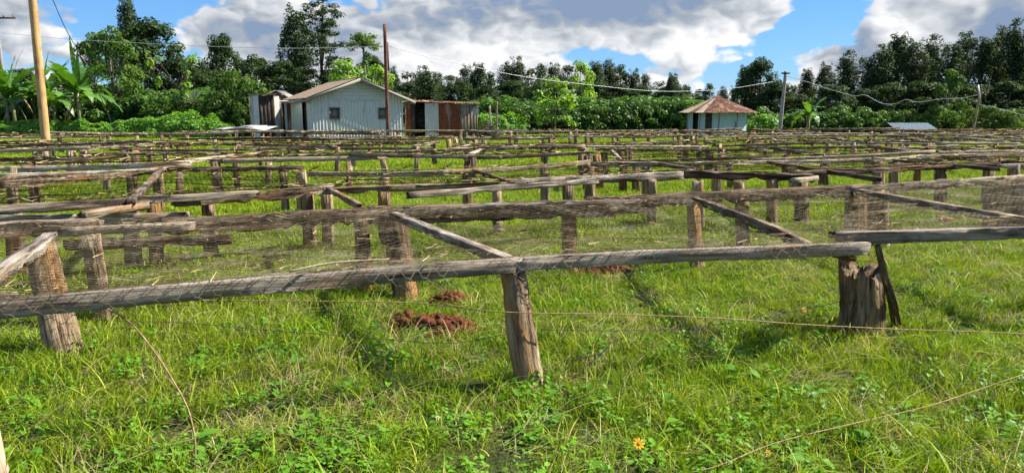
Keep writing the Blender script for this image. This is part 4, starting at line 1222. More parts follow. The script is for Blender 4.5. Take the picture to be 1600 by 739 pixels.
def variant(kind, seed):
    """trunk and crown meshes for a tree of unit look; heights are in metres and scaled when placed"""
    rng = np.random.default_rng(seed)
    cl = []
    if kind == 'broad':                       # spreading dark tree
        H = 9.0
        for k in range(60):
            z = rng.uniform(.25, 1.0) * H
            f = (z / H - .25) / .75
            R = 3.0 * math.sin(math.pi * (.18 + .78 * f)) ** .8
            a = rng.uniform(0, 6.28); q = R * rng.uniform(.25, 1) ** .6
            cl.append((q * math.cos(a), q * math.sin(a), z - rng.uniform(0, .3), rng.uniform(.55, 1.15)))
        return limb_mesh('trunk', H, .26, cl, rng, (rng.normal(0, .4), 0), .85), crown_mesh('crown', cl, 150, .34, M_LEAFDARK, rng, .5)
    if kind == 'feather':                     # tall silky upright tree with plumes and gaps
        H = 9.0
        for k in range(95):
            z = rng.uniform(.08, 1.0) * H
            f = z / H
            R = 1.9 * (1 - f) ** .45 * (.6 + .4 * math.sin(f * 9 + seed)) + .2
            a = rng.uniform(0, 6.28); q = R * rng.uniform(.2, 1) ** .6
            cl.append((q * math.cos(a), q * math.sin(a), z, rng.uniform(.35, .8)))
        for k in range(9):                    # leading plumes
            a = rng.uniform(0, 6.28)
            for h in np.linspace(.70, 1.10, 6): cl.append((.7 * math.cos(a) * (1.2 - h) * 3 + math.cos(a) * .3, .7 * math.sin(a) * (1.2 - h) * 3 + math.sin(a) * .3, h * H * rng.uniform(.90, 1.0), .27))
        return limb_mesh('trunk', H, .20, cl, rng, (rng.normal(0, .3), 0), .95), crown_mesh('crown', cl, 210, .27, M_LEAFBLUE, rng, .34, .2, .3, 1.25)
    if kind == 'tiered':                      # see-through tree with level tiers
        H = 13.0
        for f in np.linspace(.30, .98, 15):
            nb = 5 if f < .9 else 3
            R = 2.9 * (1.06 - f) ** .55 + .25
            for q in range(nb):
                a = rng.uniform(0, 6.28)
                for e in np.linspace(.45, 1, 3):
                    if rng.random() < .25: continue
                    cl.append((R * e * math.cos(a) + rng.normal(0, .15), R * e * math.sin(a) + rng.normal(0, .15), f * H + e * .25 + rng.normal(0, .12), rng.uniform(.28, .52)))
        return limb_mesh('trunk', H, .17, cl, rng, (.25, 0), .98), crown_mesh('crown', cl, 260, .24, M_LEAFDARK, rng, .4, .2, .8, .55)
    if kind == 'gum':                         # far-off tree with flat clouds of leaves on a bare stem
        H = 9.0
        for k in range(26):
            z = rng.uniform(.45, 1.0) * H
            a = rng.uniform(0, 6.28); q = rng.uniform(.2, 1.9) * (1.25 - z / H)
            cl.append((q * math.cos(a) * 1.6, q * math.sin(a) * 1.6, z, rng.uniform(.45, .85)))
        for k in range(22):
            z = rng.uniform(.02, .5) * H; a = rng.uniform(0, 6.28); q = rng.uniform(0, 1.6)
            cl.append((q * math.cos(a), q * math.sin(a), z, rng.uniform(.6, 1.0)))
        return limb_mesh('trunk', H, .2, cl, rng, (rng.normal(0, .5), 0), .95), crown_mesh('crown', cl, 110, .36, M_LEAFBLUE, rng, .45, .2, .5, .7)
    if kind == 'light':                       # open light green tree
        H = 4.0
        for k in range(34):
            z = rng.uniform(.22, 1.0) * H
            R = 1.2 * math.sin(math.pi * min(.95, .12 + .8 * z / H)) + .15
            a = rng.uniform(0, 6.28); q = R * rng.uniform(.3, 1)
            cl.append((q * math.cos(a), q * math.sin(a), z, rng.uniform(.22, .45)))
        return limb_mesh('trunk', H, .06, cl, rng, (rng.normal(0, .25), 0), .9), crown_mesh('crown', cl, 300, .24, M_LIME, rng, .5, .2, .5, .8)
    if kind == 'sapling':                     # nearly bare forked sapling
        H = 4.2
        for k in range(22):
            a = rng.choice([.2, 2.9]) + rng.normal(0, .3); f = rng.uniform(.3, 1.0)
            q = f * 1.2
            cl.append((q * math.cos(a), q * math.sin(a) * .5, f * H, rng.uniform(.12, .28)))
        return limb_mesh('trunk', H, .07, cl, rng, (.5, 0), .8), crown_mesh('crown', cl, 330, .22, M_LIME, rng, .45, .4, .5, 1.0)
    if kind == 'mid':                         # dense mid green drooping tree
        H = 6.0
        for k in range(60):
            z = rng.uniform(.05, 1.0) * H
            R = 1.7 * math.sin(math.pi * min(.97, .2 + .75 * z / H)) ** .8 + .1
            a = rng.uniform(0, 6.28); q = R * rng.uniform(.3, 1) ** .6
            cl.append((q * math.cos(a), q * math.sin(a), z, rng.uniform(.3, .6)))
        return limb_mesh('trunk', H, .12, cl, rng, (0, 0), .9), crown_mesh('crown', cl, 250, .30, M_LEAFMID, rng, .4, 1.2, .3, .8)
    if kind == 'coffee':
        H = 1.9
        for k in range(40):
            z = rng.uniform(.10, 1.0) * H
            R = 1.0 * math.sin(math.pi * min(.92, .22 + .66 * z / H)) ** .7
            a = rng.uniform(0, 6.28); q = R * rng.uniform(.45, 1) ** .5
            cl.append((q * math.cos(a), q * math.sin(a), z, rng.uniform(.20, .38)))
        return limb_mesh('stem', H, .05, cl, rng, (0, 0), .9), crown_mesh('foliage', cl, 520, .20, M_COFFEE, rng, .45, .8, .4, .8)
    if kind == 'shrub':
        H = 2.6
        for k in range(44):
            z = rng.uniform(.05, 1.0) * H
            R = 1.25 * math.sin(math.pi * min(.93, .25 + .66 * z / H)) ** .8
            a = rng.uniform(0, 6.28); q = R * rng.uniform(.35, 1) ** .6
            cl.append((q * math.cos(a), q * math.sin(a), z, rng.uniform(.22, .45)))
        return limb_mesh('stem', H, .05, cl, rng, (0, 0), .9), crown_mesh('foliage', cl, 340, .20, M_LEAFMID, rng, .5, .4, .4, .8)

HT = dict(broad=9.0, feather=9.0, tiered=13.0, gum=9.0, light=4.0, sapling=4.2, mid=6.0, coffee=1.9, shrub=2.6)
VAR = {}
def getvar(kind, k):
    if (kind, k) not in VAR: VAR[(kind, k)] = variant(kind, 1000 + 17 * k + len(kind) * 131 + ord(kind[0]))
    return VAR[(kind, k)]
NV = dict(broad=3, feather=5, tiered=2, gum=3, light=2, sapling=1, mid=2, coffee=4, shrub=3)
tcount = {}
def plant(name, kind, label, cat, x, ytop, Y, wide=1.0, group=None, k=None, z0=0.0):
    q = Q(x, ytop, Y)
    h = max(.4, q.z - z0)
    i = tcount.get(kind, 0); tcount[kind] = i + 1
    tm, cm = getvar(kind, (i if k is None else k) % NV[kind])
    R = empty(name, (q.x, Y, z0), (i * 2.399) % 6.283)
    s = h / HT[kind]
    R.scale = (s * wide, s * wide, s)
    tag(R, label, cat, group)
    a = link(tm.name.split('.')[0], tm, R); b = link(cm.name.split('.')[0], cm, R)
    return R

# far forest line in the middle
fr = np.random.default_rng(8)
tops = [(560, 122), (588, 124), (612, 120), (636, 122), (660, 121), (684, 128), (706, 126), (728, 121), (748, 118), (768, 122), (790, 112), (806, 107), (826, 117), (846, 119), (866, 112), (888, 112), (930, 112), (950, 110), (972, 112), (990, 122), (1008, 132), (1030, 136), (1052, 128), (1072, 142), (1092, 148), (1130, 150), (1148, 146), (1060, 146), (1240, 142), (1262, 140)]
for i, (x, y) in enumerate(tops):
    kind = 'gum' if i % 3 == 0 else 'feather'
    plant('forest_tree', kind, 'dark tree in the distant forest line behind the sheds and hut', 'tree', x, y - 7 + fr.uniform(-4, 4), 112 + fr.uniform(-8, 14), fr.uniform(1.1, 1.6), 'trees of the distant forest line')
for i, (x, y) in enumerate([(600, 140), (640, 138), (680, 142), (720, 140), (760, 138), (800, 136), (840, 138), (880, 136), (920, 135), (960, 138), (1000, 144), (1040, 150), (1085, 156)]):
    plant('forest_tree', 'broad', 'dark tree in the distant forest line behind the sheds and hut', 'tree', x, y - 8 + fr.uniform(-6, 6), 98 + fr.uniform(-4, 4), fr.uniform(1.2, 1.7), 'trees of the distant forest line')
# left group
plant('broadleaf_tree', 'broad', 'largest dark rounded tree behind the banana plants', 'tree', 236, 32, 72, 1.15, k=0)
plant('feathery_tree', 'feather', 'dark tree with a pointed tip rising left of the largest dark tree', 'tree', 198, 12, 75, .75)
plant('broadleaf_tree', 'broad', 'dark tree filling the gap low behind the feathery drooping tree', 'tree', 280, 95, 70, 1.1, k=1)
plant('drooping_tree', 'mid', 'mid green tree with drooping leaves right of the banana plants', 'tree', 172, 50, 57, .95, k=0)
plant('drooping_tree', 'mid', 'grey green tree with thin top left of the drooping tree', 'tree', 140, 58, 66, .7, k=1)
plant('bare_sapling', 'sapling', 'forked sapling with pale branches in front of the dark trees', 'tree', 266, 78, 54, 1.0)
plant('broadleaf_tree', 'broad', 'isolated rounded dark tree between largest tree and tall tiered tree', 'tree', 345, 58, 78, .62, k=2)
plant('broadleaf_tree', 'broad', 'low dark tree just left of the tall tiered tree group', 'tree', 398, 88, 76, .9, k=0)
plant('broadleaf_tree', 'broad', 'dark spreading tree directly behind the outhouse', 'tree', 440, 100, 70, 1.5, k=1)
plant('broadleaf_tree', 'broad', 'dark low tree left of the papaya, behind the tin house', 'tree', 520, 112, 66, 1.5, k=2)
plant('feathery_tree', 'feather', 'dark leaning tree joined to the left side of tiered tree', 'tree', 464, 28, 73, 1.15)
plant('tiered_tree', 'tiered', 'tallest thin tree with level tiers of branches behind the tin house', 'tree', 500, -4, 66, 1.2, k=0)
plant('broadleaf_tree', 'broad', 'dark low tree behind the sisal plant', 'tree', 330, 112, 68, 1.5, k=0)
plant('broadleaf_tree', 'broad', 'dark tree at the left edge behind the banana plants', 'tree', 30, 112, 70, 1.6, k=1)
plant('broadleaf_tree', 'broad', 'dark low tree behind the tan timber pole', 'tree', 100, 118, 72, 1.6, k=2)
plant('shrub_tree', 'light', 'yellow green young tree at the foot of the tiered tree', 'tree', 545, 98, 58, 1.2, k=0)
plant('shrub_tree', 'light', 'yellow green bushy tree right behind the ridge of the tin house', 'tree', 590, 106, 57, 1.0, k=1)
plant('broadleaf_tree', 'broad', 'small dark tree right of the papaya near the square post', 'tree', 585, 92, 80, .7, k=1)
plant('feathery_tree', 'feather', 'pale grey green bushy tree behind the rusty shed', 'tree', 668, 122, 62, 2.0, k=2)
plant('shrub_tree', 'light', 'lime green open tree among the coffee bushes near centre', 'tree', 868, 124, 52, 1.25, k=0)
plant('shrub_tree', 'light', 'taller pale green tree standing behind the lime green tree', 'tree', 908, 98, 88, .75, k=1)
for i, (x, y) in enumerate([(358, 108), (378, 122), (400, 128), (340, 138), (385, 150)]):
    plant('tall_shrub', 'shrub', 'green leafy shrub in the tangle left of the outhouse', 'shrub', x, y + 6, 52 - i * .5, .8, 'shrubs beside the outhouse')
# right group
plant('feathery_tree', 'feather', 'slim dark tree standing alone left of the round hut', 'tree', 1050, 124, 84, 1.0, k=1)
plant('broadleaf_tree', 'gum', 'small dark tree peeping over the peak of the round hut', 'tree', 1108, 132, 76, 1.0, k=0)
plant('broadleaf_tree', 'broad', 'tall dark tree just right behind the round hut', 'tree', 1192, 92, 64, .95, k=0)
plant('feathery_tree', 'feather', 'dark tree with a broken top left of the grey pole', 'tree', 1166, 112, 66, 1.2, k=3)
plant('broadleaf_tree', 'broad', 'low dark tree behind the grey pole', 'tree', 1215, 130, 62, 1.3, k=2)
ORD = 'first second third fourth fifth sixth seventh eighth ninth tenth eleventh twelfth thirteenth fourteenth fifteenth sixteenth'.split()
right = [(1262, 116, 66, .95), (1292, 108, 64, 1.0), (1325, 92, 62, 1.1), (1355, 98, 66, 1.1), (1382, 84, 62, 1.1), (1405, 66, 66, 1.0), (1432, 74, 62, 1.1), (1460, 70, 66, 1.0), (1488, 80, 60, 1.1), (1512, 66, 66, 1.0), (1545, 70, 62, 1.1), (1572, 56, 66, 1.0), (1595, 48, 60, 1.0), (1625, 60, 64, 1.1), (1665, 58, 62, 1.1), (1710, 60, 62, 1.1)]
for i, (x, y, Y, w) in enumerate(right):
    plant('feathery_tree', 'feather', ORD[i] + ' tall dark feathery tree from the left in the dense right stand', 'tree', x, y, Y, w * 1.15, 'dense stand of dark trees on the right')
for i, (x, y, Y) in enumerate([(1250, 150, 60), (1300, 135, 59), (1345, 140, 60), (1390, 132, 58), (1440, 130, 58), (1485, 130, 57), (1530, 135, 58), (1575, 130, 57), (1620, 130, 57), (1670, 130, 57)]):
    plant('understorey_tree', 'broad', ORD[i] + ' low dark tree from the left under the dense right stand', 'tree', x, y, Y, 1.5, 'understorey of the stand on the right')
plant('drooping_tree', 'mid', 'sunlit olive green tree in front of the dense right stand', 'tree', 1490, 112, 54, .85, k=1)

# coffee bushes
def row(n, x0, x1, y0, y1, Y0, Y1, label, group, kind='coffee', name='coffee_bush', wide=1.15, seed=0):
    r = np.random.default_rng(seed)
    for i in range(n):
        f = (i + r.uniform(-.3, .3)) / max(1, n - 1)
        plant(name, kind, label, 'bush', x0 + (x1 - x0) * f, y0 + (y1 - y0) * f + r.uniform(-7, 6), Y0 + (Y1 - Y0) * f + r.uniform(-1, 1), wide * r.uniform(.85, 1.2), group)
gl = 'coffee bushes behind the low hedge'
row(20, -30, 400, 156, 152, 56, 55, 'dark green coffee bush in the band behind the low bright hedge', gl, seed=1)
row(16, -20, 390, 150, 146, 60, 60, 'dark green coffee bush in the band behind the low bright hedge', gl, seed=2, wide=1.4)
gc = 'coffee bushes in the middle distance'
row(20, 735, 1090, 166, 164, 58, 60, 'dark green coffee bush in the middle band left of the round hut', gc, seed=3)
row(16, 750, 1085, 158, 158, 68, 70, 'dark green coffee bush in the middle band left of the round hut', gc, seed=4, wide=1.5)
row(14, 1175, 1420, 174, 176, 56, 55, 'coffee bush in the band right of the round hut', 'coffee bushes right of the round hut', seed=5)
row(10, 1420, 1640, 176, 172, 54, 53, 'dark shrub at the foot of the dense right stand', 'shrubs below the right stand', kind='shrub', name='low_shrub', seed=6)

def hedge(label, x0, x1, Y, prof, depth, seed, m=M_BRIGHT):
    rng = np.random.default_rng(seed)
    a, b = Q(x0, 178, Y).x, Q(x1, 178, Y).x
    n = int((b - a) * 620)
    f = rng.random(n)
    px = x0 + (x1 - x0) * f
    H = np.array([max(.2, Q(p, np.interp(p, [q[0] for q in prof], [q[1] for q in prof]), Y).z) for p in px])
    th = rng.uniform(0, math.pi, n)
    th = np.where(rng.random(n) < .7, rng.uniform(math.pi * .45, math.pi, n), th)      # the face towards the beds is denser
    bump = .70 + .48 * vnoise(f * (b - a) * 1.6, th * 2.2, seed) * 1.0
    rr = rng.uniform(.8, 1.0, n) ** .6 * bump
    c = np.stack([a + (b - a) * f, Y + np.cos(th) * depth * rr, np.sin(th) ** .7 * H * rr], -1)
    nr = np.stack([rng.normal(0, .4, n), np.cos(th), np.sin(th) + .5], -1) + rng.normal(0, .35, (n, 3))
    c0 = np.array(((a + b) / 2, Y, 0))
    V, F, v = leaves(c - c0, nr, np.full(n, .17), rng, .75, .3)
    R = empty('low_hedge', tuple(c0)); tag(R, label, 'hedge', 'bright low hedges')
    link('foliage', mesh('foliage', V, [F], m, v=v), R)
    st = MB()
    for k in range(int((b - a) / .5)):
        x = a - c0[0] + .25 + k * .5
        st.tube([(x, 0, -.05), (x + rng.normal(0, .05), rng.normal(0, .1), .45), (x + rng.normal(0, .1), rng.normal(0, .15), .75)], [.03, .022, .01], 5)
    link('stems', st.me('stems', M_BARK), R)
hedge('tallest bright green hedge mound left of the sheet stand', 172, 368, 49, [(172, 194), (215, 184), (262, 177), (310, 177), (345, 184), (368, 200)], 1.3, 1)
hedge('lower bright green hedge behind the tan timber pole', -40, 180, 50, [(-40, 186), (60, 187), (130, 188), (180, 192)], 1.1, 2)
hedge('bright green hedge beside the two fence posts', 742, 822, 51, [(742, 182), (770, 179), (800, 179), (822, 184)], 1.0, 3)
hedge('bright green low hedge right of the round hut', 1166, 1215, 53, [(1166, 185), (1190, 181), (1215, 186)], .9, 4)

# bananas, papaya, sisal
def blade(base, d, up, L, W, rng, n=9, bend=1.0, fold=.25, torn=True):
    """a long leaf with a folded midrib and a torn edge -> V, F"""
    d = np.asarray(d, float); d /= np.linalg.norm(d)
    pts = []; p = np.asarray(base, float); dirn = d.copy()
    for k in range(n):
        pts.append(p.copy()); p = p + dirn * L / (n - 1); dirn = dirn + np.array((0, 0, -bend / n)); dirn /= np.linalg.norm(dirn)
    pts = np.array(pts); u = np.linspace(0, 1, n)
    w = W * np.sin(np.clip(u * 1.02 + .03, 0, 1) * math.pi) ** .6
    T = np.gradient(pts, axis=0); T /= np.linalg.norm(T, axis=1)[:, None]
    S = np.cross(T, ZUP); S /= np.linalg.norm(S, axis=1)[:, None] + 1e-9
    U = np.cross(S, T)
    V, F = [], []
    for sgn in (-1, 1):
        for k in range(n - 1):
            q = len(V); gap = .12 if torn and rng.random() < .5 else 0.0
            dr = rng.uniform(.0, .25)
            e0 = pts[k] + S[k] * sgn * w[k] * .5 + U[k] * w[k] * (fold - dr)
            e1 = pts[k + 1] + S[k + 1] * sgn * w[k + 1] * .5 + U[k + 1] * w[k + 1] * (fold - dr)
            e1 = e1 + (e0 - e1) * gap
            V += [pts[k], pts[k + 1], e1, e0]; F.append((q, q + 1, q + 2, q + 3))
    return np.array(V), np.array(F)

def banana(label, x, ytop, Y, seed, n=9, stems=1, group='banana plants'):
    rng = np.random.default_rng(seed)
    q = Q(x, ytop, Y); H = q.z
    R = empty('banana_plant', (q.x, Y, 0)); tag(R, label, 'banana plant', group)
    for s in range(stems):
        dx, dy = (rng.normal(0, .45), rng.normal(0, .4)) if s else (0, 0)
        h = H * .50 * (1 - .16 * s)
        m = MB(); m.tube([(dx, dy, -.1), (dx + .03, dy, h * .5), (dx + .06, dy, h)], [.14, .12, .07], 10)
        link('trunk', m.me('trunk', M_LEAFSTEM, True), R)
        for k in range(n):
            a = k * 2.4 + rng.uniform(-.3, .3); el = rng.uniform(.25, 1.15) if k < n - 1 else 1.4
            d = (math.cos(a) * math.cos(el), math.sin(a) * math.cos(el), math.sin(el))
            L = H * rng.uniform(.46, .60)
            V, F = blade((dx + .06, dy, h - .08), d, None, L, L * (.22 if k < n - 1 else .08), rng, n=12, bend=rng.uniform(.8, 1.9) * (1.3 if el < .8 else .8), fold=.12)
            link('leaf', mesh('leaf', V, [F], M_BANANA, v=np.full(len(V), rng.random())), R)
        for k in range(2):
            a = rng.uniform(0, 6.28)
            V, F = blade((dx + .05, dy, h * .9), (math.cos(a), math.sin(a), -.3), None, H * .3, .18, rng, bend=2.5)
            link('dead_leaf', mesh('dead_leaf', V, [F], M_DEAD, v=np.full(len(V), rng.random())), R)
M_LEAFSTEM = simple('banana stem', (0.10, 0.12, 0.05), (0.22, 0.22, 0.11), 4, 0.6)
banana('big banana plant with wide leaves right of the tan timber pole', 112, 66, 50, 1, 11, 2)
banana('banana plant with upright leaf at the left edge', 8, 62, 52, 2, 9, 2)
banana('banana plant between the crossarm pole and tan timber pole', 42, 74, 54, 3, 9, 2)
banana('small banana plant low in front of the drooping tree', 76, 100, 53, 4, 8, 1)
banana('lone banana plant against the dark stand right of grey pole', 1266, 136, 50, 5, 11, 1)

def papaya():
    rng = np.random.default_rng(9); q = Q(567, 50, 60); H = q.z
    R = empty('papaya_tree', (q.x, 60, 0)); tag(R, 'papaya-like tree with a domed leafy top above the tin roof', 'tree')
    m = MB(); m.tube([(0, 0, -.1), (.05, 0, H * .5), (0, 0, H * .86)], [.13, .11, .08], 9); link('trunk', m.me('trunk', M_BARK, True), R)
    C, N = [], []
    pet = MB()
    for k in range(46):
        a = k * 2.4; el = rng.uniform(-.35, 1.2); L = rng.uniform(.8, 1.35)
        e = np.array((math.cos(a) * math.cos(el), math.sin(a) * math.cos(el), math.sin(el) * .8)) * L + (0, 0, H * .86)
        pet.tube([(0, 0, H * .86), (np.array((0, 0, H * .86)) + e) / 2 + (0, 0, .1), e], [.02, .018, .012], 4)
        n = 26
        C.append(e + rng.normal(0, .17, (n, 3)) * (1, 1, .6)); N.append(np.tile((math.cos(a) * .5, math.sin(a) * .5, 1), (n, 1)) + rng.normal(0, .3, (n, 3)))
    link('stalks', pet.me('stalks', M_LEAFSTEM), R)
    C, N = np.vstack(C), np.vstack(N)
    V, F, v = leaves(C, N, np.full(len(C), .26), rng, .4, .8)
    link('crown', mesh('crown', V, [F], M_LEAFMID, v=v), R)
    cl = [(rng.normal(0, .28), rng.normal(0, .28), z, rng.uniform(.25, .42)) for z in np.linspace(H * .25, H * .8, 26)]
    link('climber', crown_mesh('climber', cl, 340, .2, M_BRIGHT, rng, .6), R)
papaya()

def sisal():
    rng = np.random.default_rng(4); q = Q(300, 134, 53.5); H = q.z
    z0 = 1.2
    R = empty('sisal_plant', (q.x, 53.5, 0)); tag(R, 'spiky pale sisal plant with sword leaves above the coffee bushes', 'sisal plant')
    m = MB(); m.tube([(0, 0, -.1), (0, 0, H - 1.25)], [.14, .12], 9); link('trunk', m.me('trunk', M_BARK), R)
    for k in range(44):
        a = k * 2.4; el = rng.uniform(.1, 1.45)
        V, F = blade((0, 0, H - 1.3), (math.cos(a) * math.cos(el), math.sin(a) * math.cos(el), math.sin(el)), None, rng.uniform(1.0, 1.35), .11, rng, n=5, bend=.15, torn=False)
        link('leaf', mesh('leaf', V, [F], M_SISAL, v=np.full(len(V), rng.random())), R)
sisal()

# ------------------------------------------------------------------ things lying in the grass
def mound(label, x, y, rx, ry, h, seed, n=150):
    p = P(x, y, 0); rng = np.random.default_rng(seed)
    m = MB()
    k = 28; a = np.linspace(0, 2 * math.pi, k, endpoint=False)
    rings = [(1.0, -.02), (.86, .45), (.66, .75), (.42, .95), (.2, 1.0)]
    V = [(math.cos(t) * rx * r * (1 + .14 * math.sin(3 * t + seed)), math.sin(t) * ry * r * (1 + .14 * math.sin(2 * t)), z * h + rng.normal(0, .018)) for (r, z) in rings for t in a]
    F = [(i * k + j, i * k + (j + 1) % k, (i + 1) * k + (j + 1) % k, (i + 1) * k + j) for i in range(4) for j in range(k)]
    m.add(V, [F, [tuple(range(4 * k, 5 * k))]])
    base = np.array([(0, 0, 1), (.85, 0, .5), (0, .85, .5), (-.85, 0, .4), (0, -.85, .45), (.5, .5, -.6), (-.5, .5, -.6), (-.5, -.5, -.6), (.5, -.5, -.6)])
    fs = [(0, 1, 2), (0, 2, 3), (0, 3, 4), (0, 4, 1), (1, 5, 2), (2, 6, 3), (3, 7, 4), (4, 8, 1), (5, 6, 2), (6, 7, 3), (7, 8, 4), (8, 5, 1), (5, 8, 7), (5, 7, 6)]
    for i in range(n):
        t = rng.uniform(0, 6.28); r = rng.random() ** .55 * 1.12
        s = rng.choice([.006, .008, .012, .020, .034], p=[.3, .25, .2, .15, .1]) * rng.uniform(.7, 1.3)
        z = h * max(0, 1 - r ** 2.2) + s * .2
        b = base * (1 + rng.normal(0, .38, base.shape)) * s * (1.2, 1.2, .9)
        m.add(b + (math.cos(t) * r * rx, math.sin(t) * r * ry, z), [fs])
    zz = float(gz(p.x, p.y))
    o = link('soil_mound', m.me('soil_mound', M_SOIL), loc=(p.x, p.y, zz))
    tag(o, label, 'soil mound', 'mounds of fresh red soil')
MOUNDS = [(680, 518, .29, .14), (640, 500, .12, .10), (700, 474, .15, .08), (940, 424, .30, .16)]
mound('largest crumbly red soil mound in the grass left of the front post', 680, 518, .30, .15, .10, 1, 1600)
mound('small red soil patch at the foot of the double post', 634, 506, .12, .09, .05, 2, 400)
mound('small red soil heap just behind the largest mound', 702, 476, .14, .08, .05, 3, 400)
mound('red soil mound under the nearest front rail right of centre', 940, 425, .30, .16, .10, 4, 900)

bp = P(1475, 346, .05)
bk = MB().box(-.11, .11, -.055, .055, -.035, .04); bb = bk.me('brick', M_BRICK)
o = link('brick', bb, loc=(bp.x, bp.y, float(gz(bp.x, bp.y)) + .09)); o.rotation_euler = (.1, .12, .25)
mod = o.modifiers.new('bevel', 'BEVEL'); mod.width = .008
tag(o, 'single orange brick lying in grass beyond the rotten stump', 'brick')

def gp(x, y, z): return P(x, y, z)
cable('tie_wire', 'long rusty wire strung low across in front of the nearest bed', [gp(-60, 474, .70), gp(60, 472, .70), gp(160, 474, .70), gp(300, 469, .66), gp(420, 470, .62), gp(560, 471, .58), gp(660, 474, .54), (P(790, 486, .5) - Vector((0, .02, 0))), gp(960, 491, .44), gp(1120, 497, .38), gp(1260, 507, .30), gp(1400, 514, .24), gp(1520, 518, .22), gp(1660, 524, .2)], .0034, M_RUSTWIRE, 'wire')
cable('bent_stem', 'pale bent wire arching down into the grass at lower left', [gp(40, 475, .71), gp(110, 477, .70), gp(165, 482, .69), gp(205, 506, .63), gp(240, 548, .52), gp(270, 594, .40), gp(294, 640, .27), gp(305, 690, .14), gp(304, 735, .02)], .0042, M_RUSTWIRE, 'wire')
cable('tan_cord', 'tan cord lying slanted through the grass at the lower right', [gp(1040, 745, .07), gp(1120, 728, .09), gp(1210, 692, .11), gp(1330, 662, .12), gp(1450, 634, .12), gp(1530, 608, .13), gp(1620, 578, .19), gp(1720, 548, .14)], .0024, M_RUSTWIRE, 'cord')
cable('thin_wire', 'thin dark wire sagging beneath the front rail on the left', [gp(150, 500, .45), gp(300, 505, .36), gp(420, 516, .28), gp(560, 526, .2), gp(700, 536, .16), gp(800, 520, .24)], .0022, M_DARKWIRE, 'wire')
cable('thin_wire', 'thin dark wire running from front post towards the rotten stump', [gp(845, 515, .25), gp(960, 516, .22), gp(1080, 512, .2), gp(1200, 494, .22), gp(1310, 472, .26), gp(1480, 432, .32), gp(1560, 412, .34)], .0022, M_DARKWIRE, 'wire')
# stub of a post at the lower left edge
sp = P(6, 745, .08); sR = np.random.default_rng(2)
pth = [(sp.x - .05, sp.y, -.15), (sp.x - .045, sp.y, .1), (sp.x - .06, sp.y, .27)]
V, F, g = sweep(pth, prof_board(.09, .08), hint=(0, 1, 0), rng=sR, low=.004, ragged=.03)
o = link('fence_stake', MB().add(V, F, g).me('fence_stake', M_PALE, off=(sp.x, sp.y, 0)), loc=(sp.x, sp.y, 0))
tag(o, 'pale wooden stake cut off by the lower left edge', 'stake')
# dead twig by the front post
tw = P(893, 578, .05); m = MB()
m.tube([tw, tw + Vector((.01, 0, .07)), tw + Vector((.10, .01, .085)), tw + Vector((.19, .03, .10)), tw + Vector((.26, .05, .17))], [.006, .006, .006, .005, .003], 5)
m.tube([tw + Vector((.01, 0, .07)), tw + Vector((-.01, 0, .12))], [.005, .002], 5)
m.tube([tw + Vector((.19, .03, .10)), tw + Vector((.12, .05, .02)), tw + Vector((.02, .02, -.02))], [.005, .005, .004], 5)
o = link('dead_twig', m.me('dead_twig', M_PALE, off=tw), loc=tw); tag(o, 'small forked dead twig in the grass right of front post', 'twig')
# reed lying on the net behind the front rail
r0, r1 = P(452, 424, .83), P(608, 405, .83)
cable('dry_reed', 'dry pale reed lying on the netting behind the front rail', [r0, r0 + (r1 - r0) * .4 + Vector((0, .02, .015)), r1], .006, M_PALE, 'reed')

def flower(label, x, y, z, r, tilt, m=None, k=9, group='small yellow flowers'):
    c = P(x, y, z); rng = np.random.default_rng(int(x))
    R = empty('yellow_flower', (c.x, c.y, 0)); tag(R, label, 'flower', group)
    e = Euler(tilt).to_matrix()
    for i in range(k):
        a = 2 * math.pi * i / k
        V = []
        for (d, w, zz) in ((.25, .12, 0), (.6, .30, .06), (.92, .26, .03), (1.05, .05, -.02)):
            for s in (-1, 1):
                q = Vector((math.cos(a) * d - math.sin(a) * w * s * .6, math.sin(a) * d + math.cos(a) * w * s * .6, zz)) * r
                V.append(tuple(e @ q + Vector((0, 0, c.z))))
        link('petal', mesh('petal', V, [[(0, 1, 3, 2), (2, 3, 5, 4), (4, 5, 7, 6)]], m or M_PETAL, v=np.full(8, rng.random())), R)
    V = []
    n = 10
    for (rr, zz) in ((.33, 0), (.28, .10), (.14, .15)):
        for i in range(n):
            t = 2 * math.pi * i / n; V.append(tuple(e @ (Vector((math.cos(t) * rr, math.sin(t) * rr, zz)) * r) + Vector((0, 0, c.z))))
    F = [(q * n + i, q * n + (i + 1) % n, (q + 1) * n + (i + 1) % n, (q + 1) * n + i) for q in range(2) for i in range(n)]
    link('flower_centre', mesh('flower_centre', V, [F, [tuple(range(2 * n, 3 * n))]], M_CORE), R)
    s = MB(); s.tube([(.01, .02, -.02), (.005, .01, c.z * .5), (0, 0, c.z)], [.0022, .002, .0018], 5); link('stem', s.me('stem', M_STEM), R)
flower('open orange yellow flower in the grass near the bottom centre', 998, 693, .15, .028, (.95, 0, .1))
flower('tiny cream flower low in the grass left of bottom centre', 684, 652, .13, .013, (.7, .1, 0), m=M_CREAM, k=6)
flower('tiny yellow flower at the lower right of the open orange one', 1200, 707, .12, .015, (.8, .2, 0), k=6)
flower('tiny orange flower beside the rotten stump', 1256, 484, .10, .022, (.9, .2, 0), k=7)
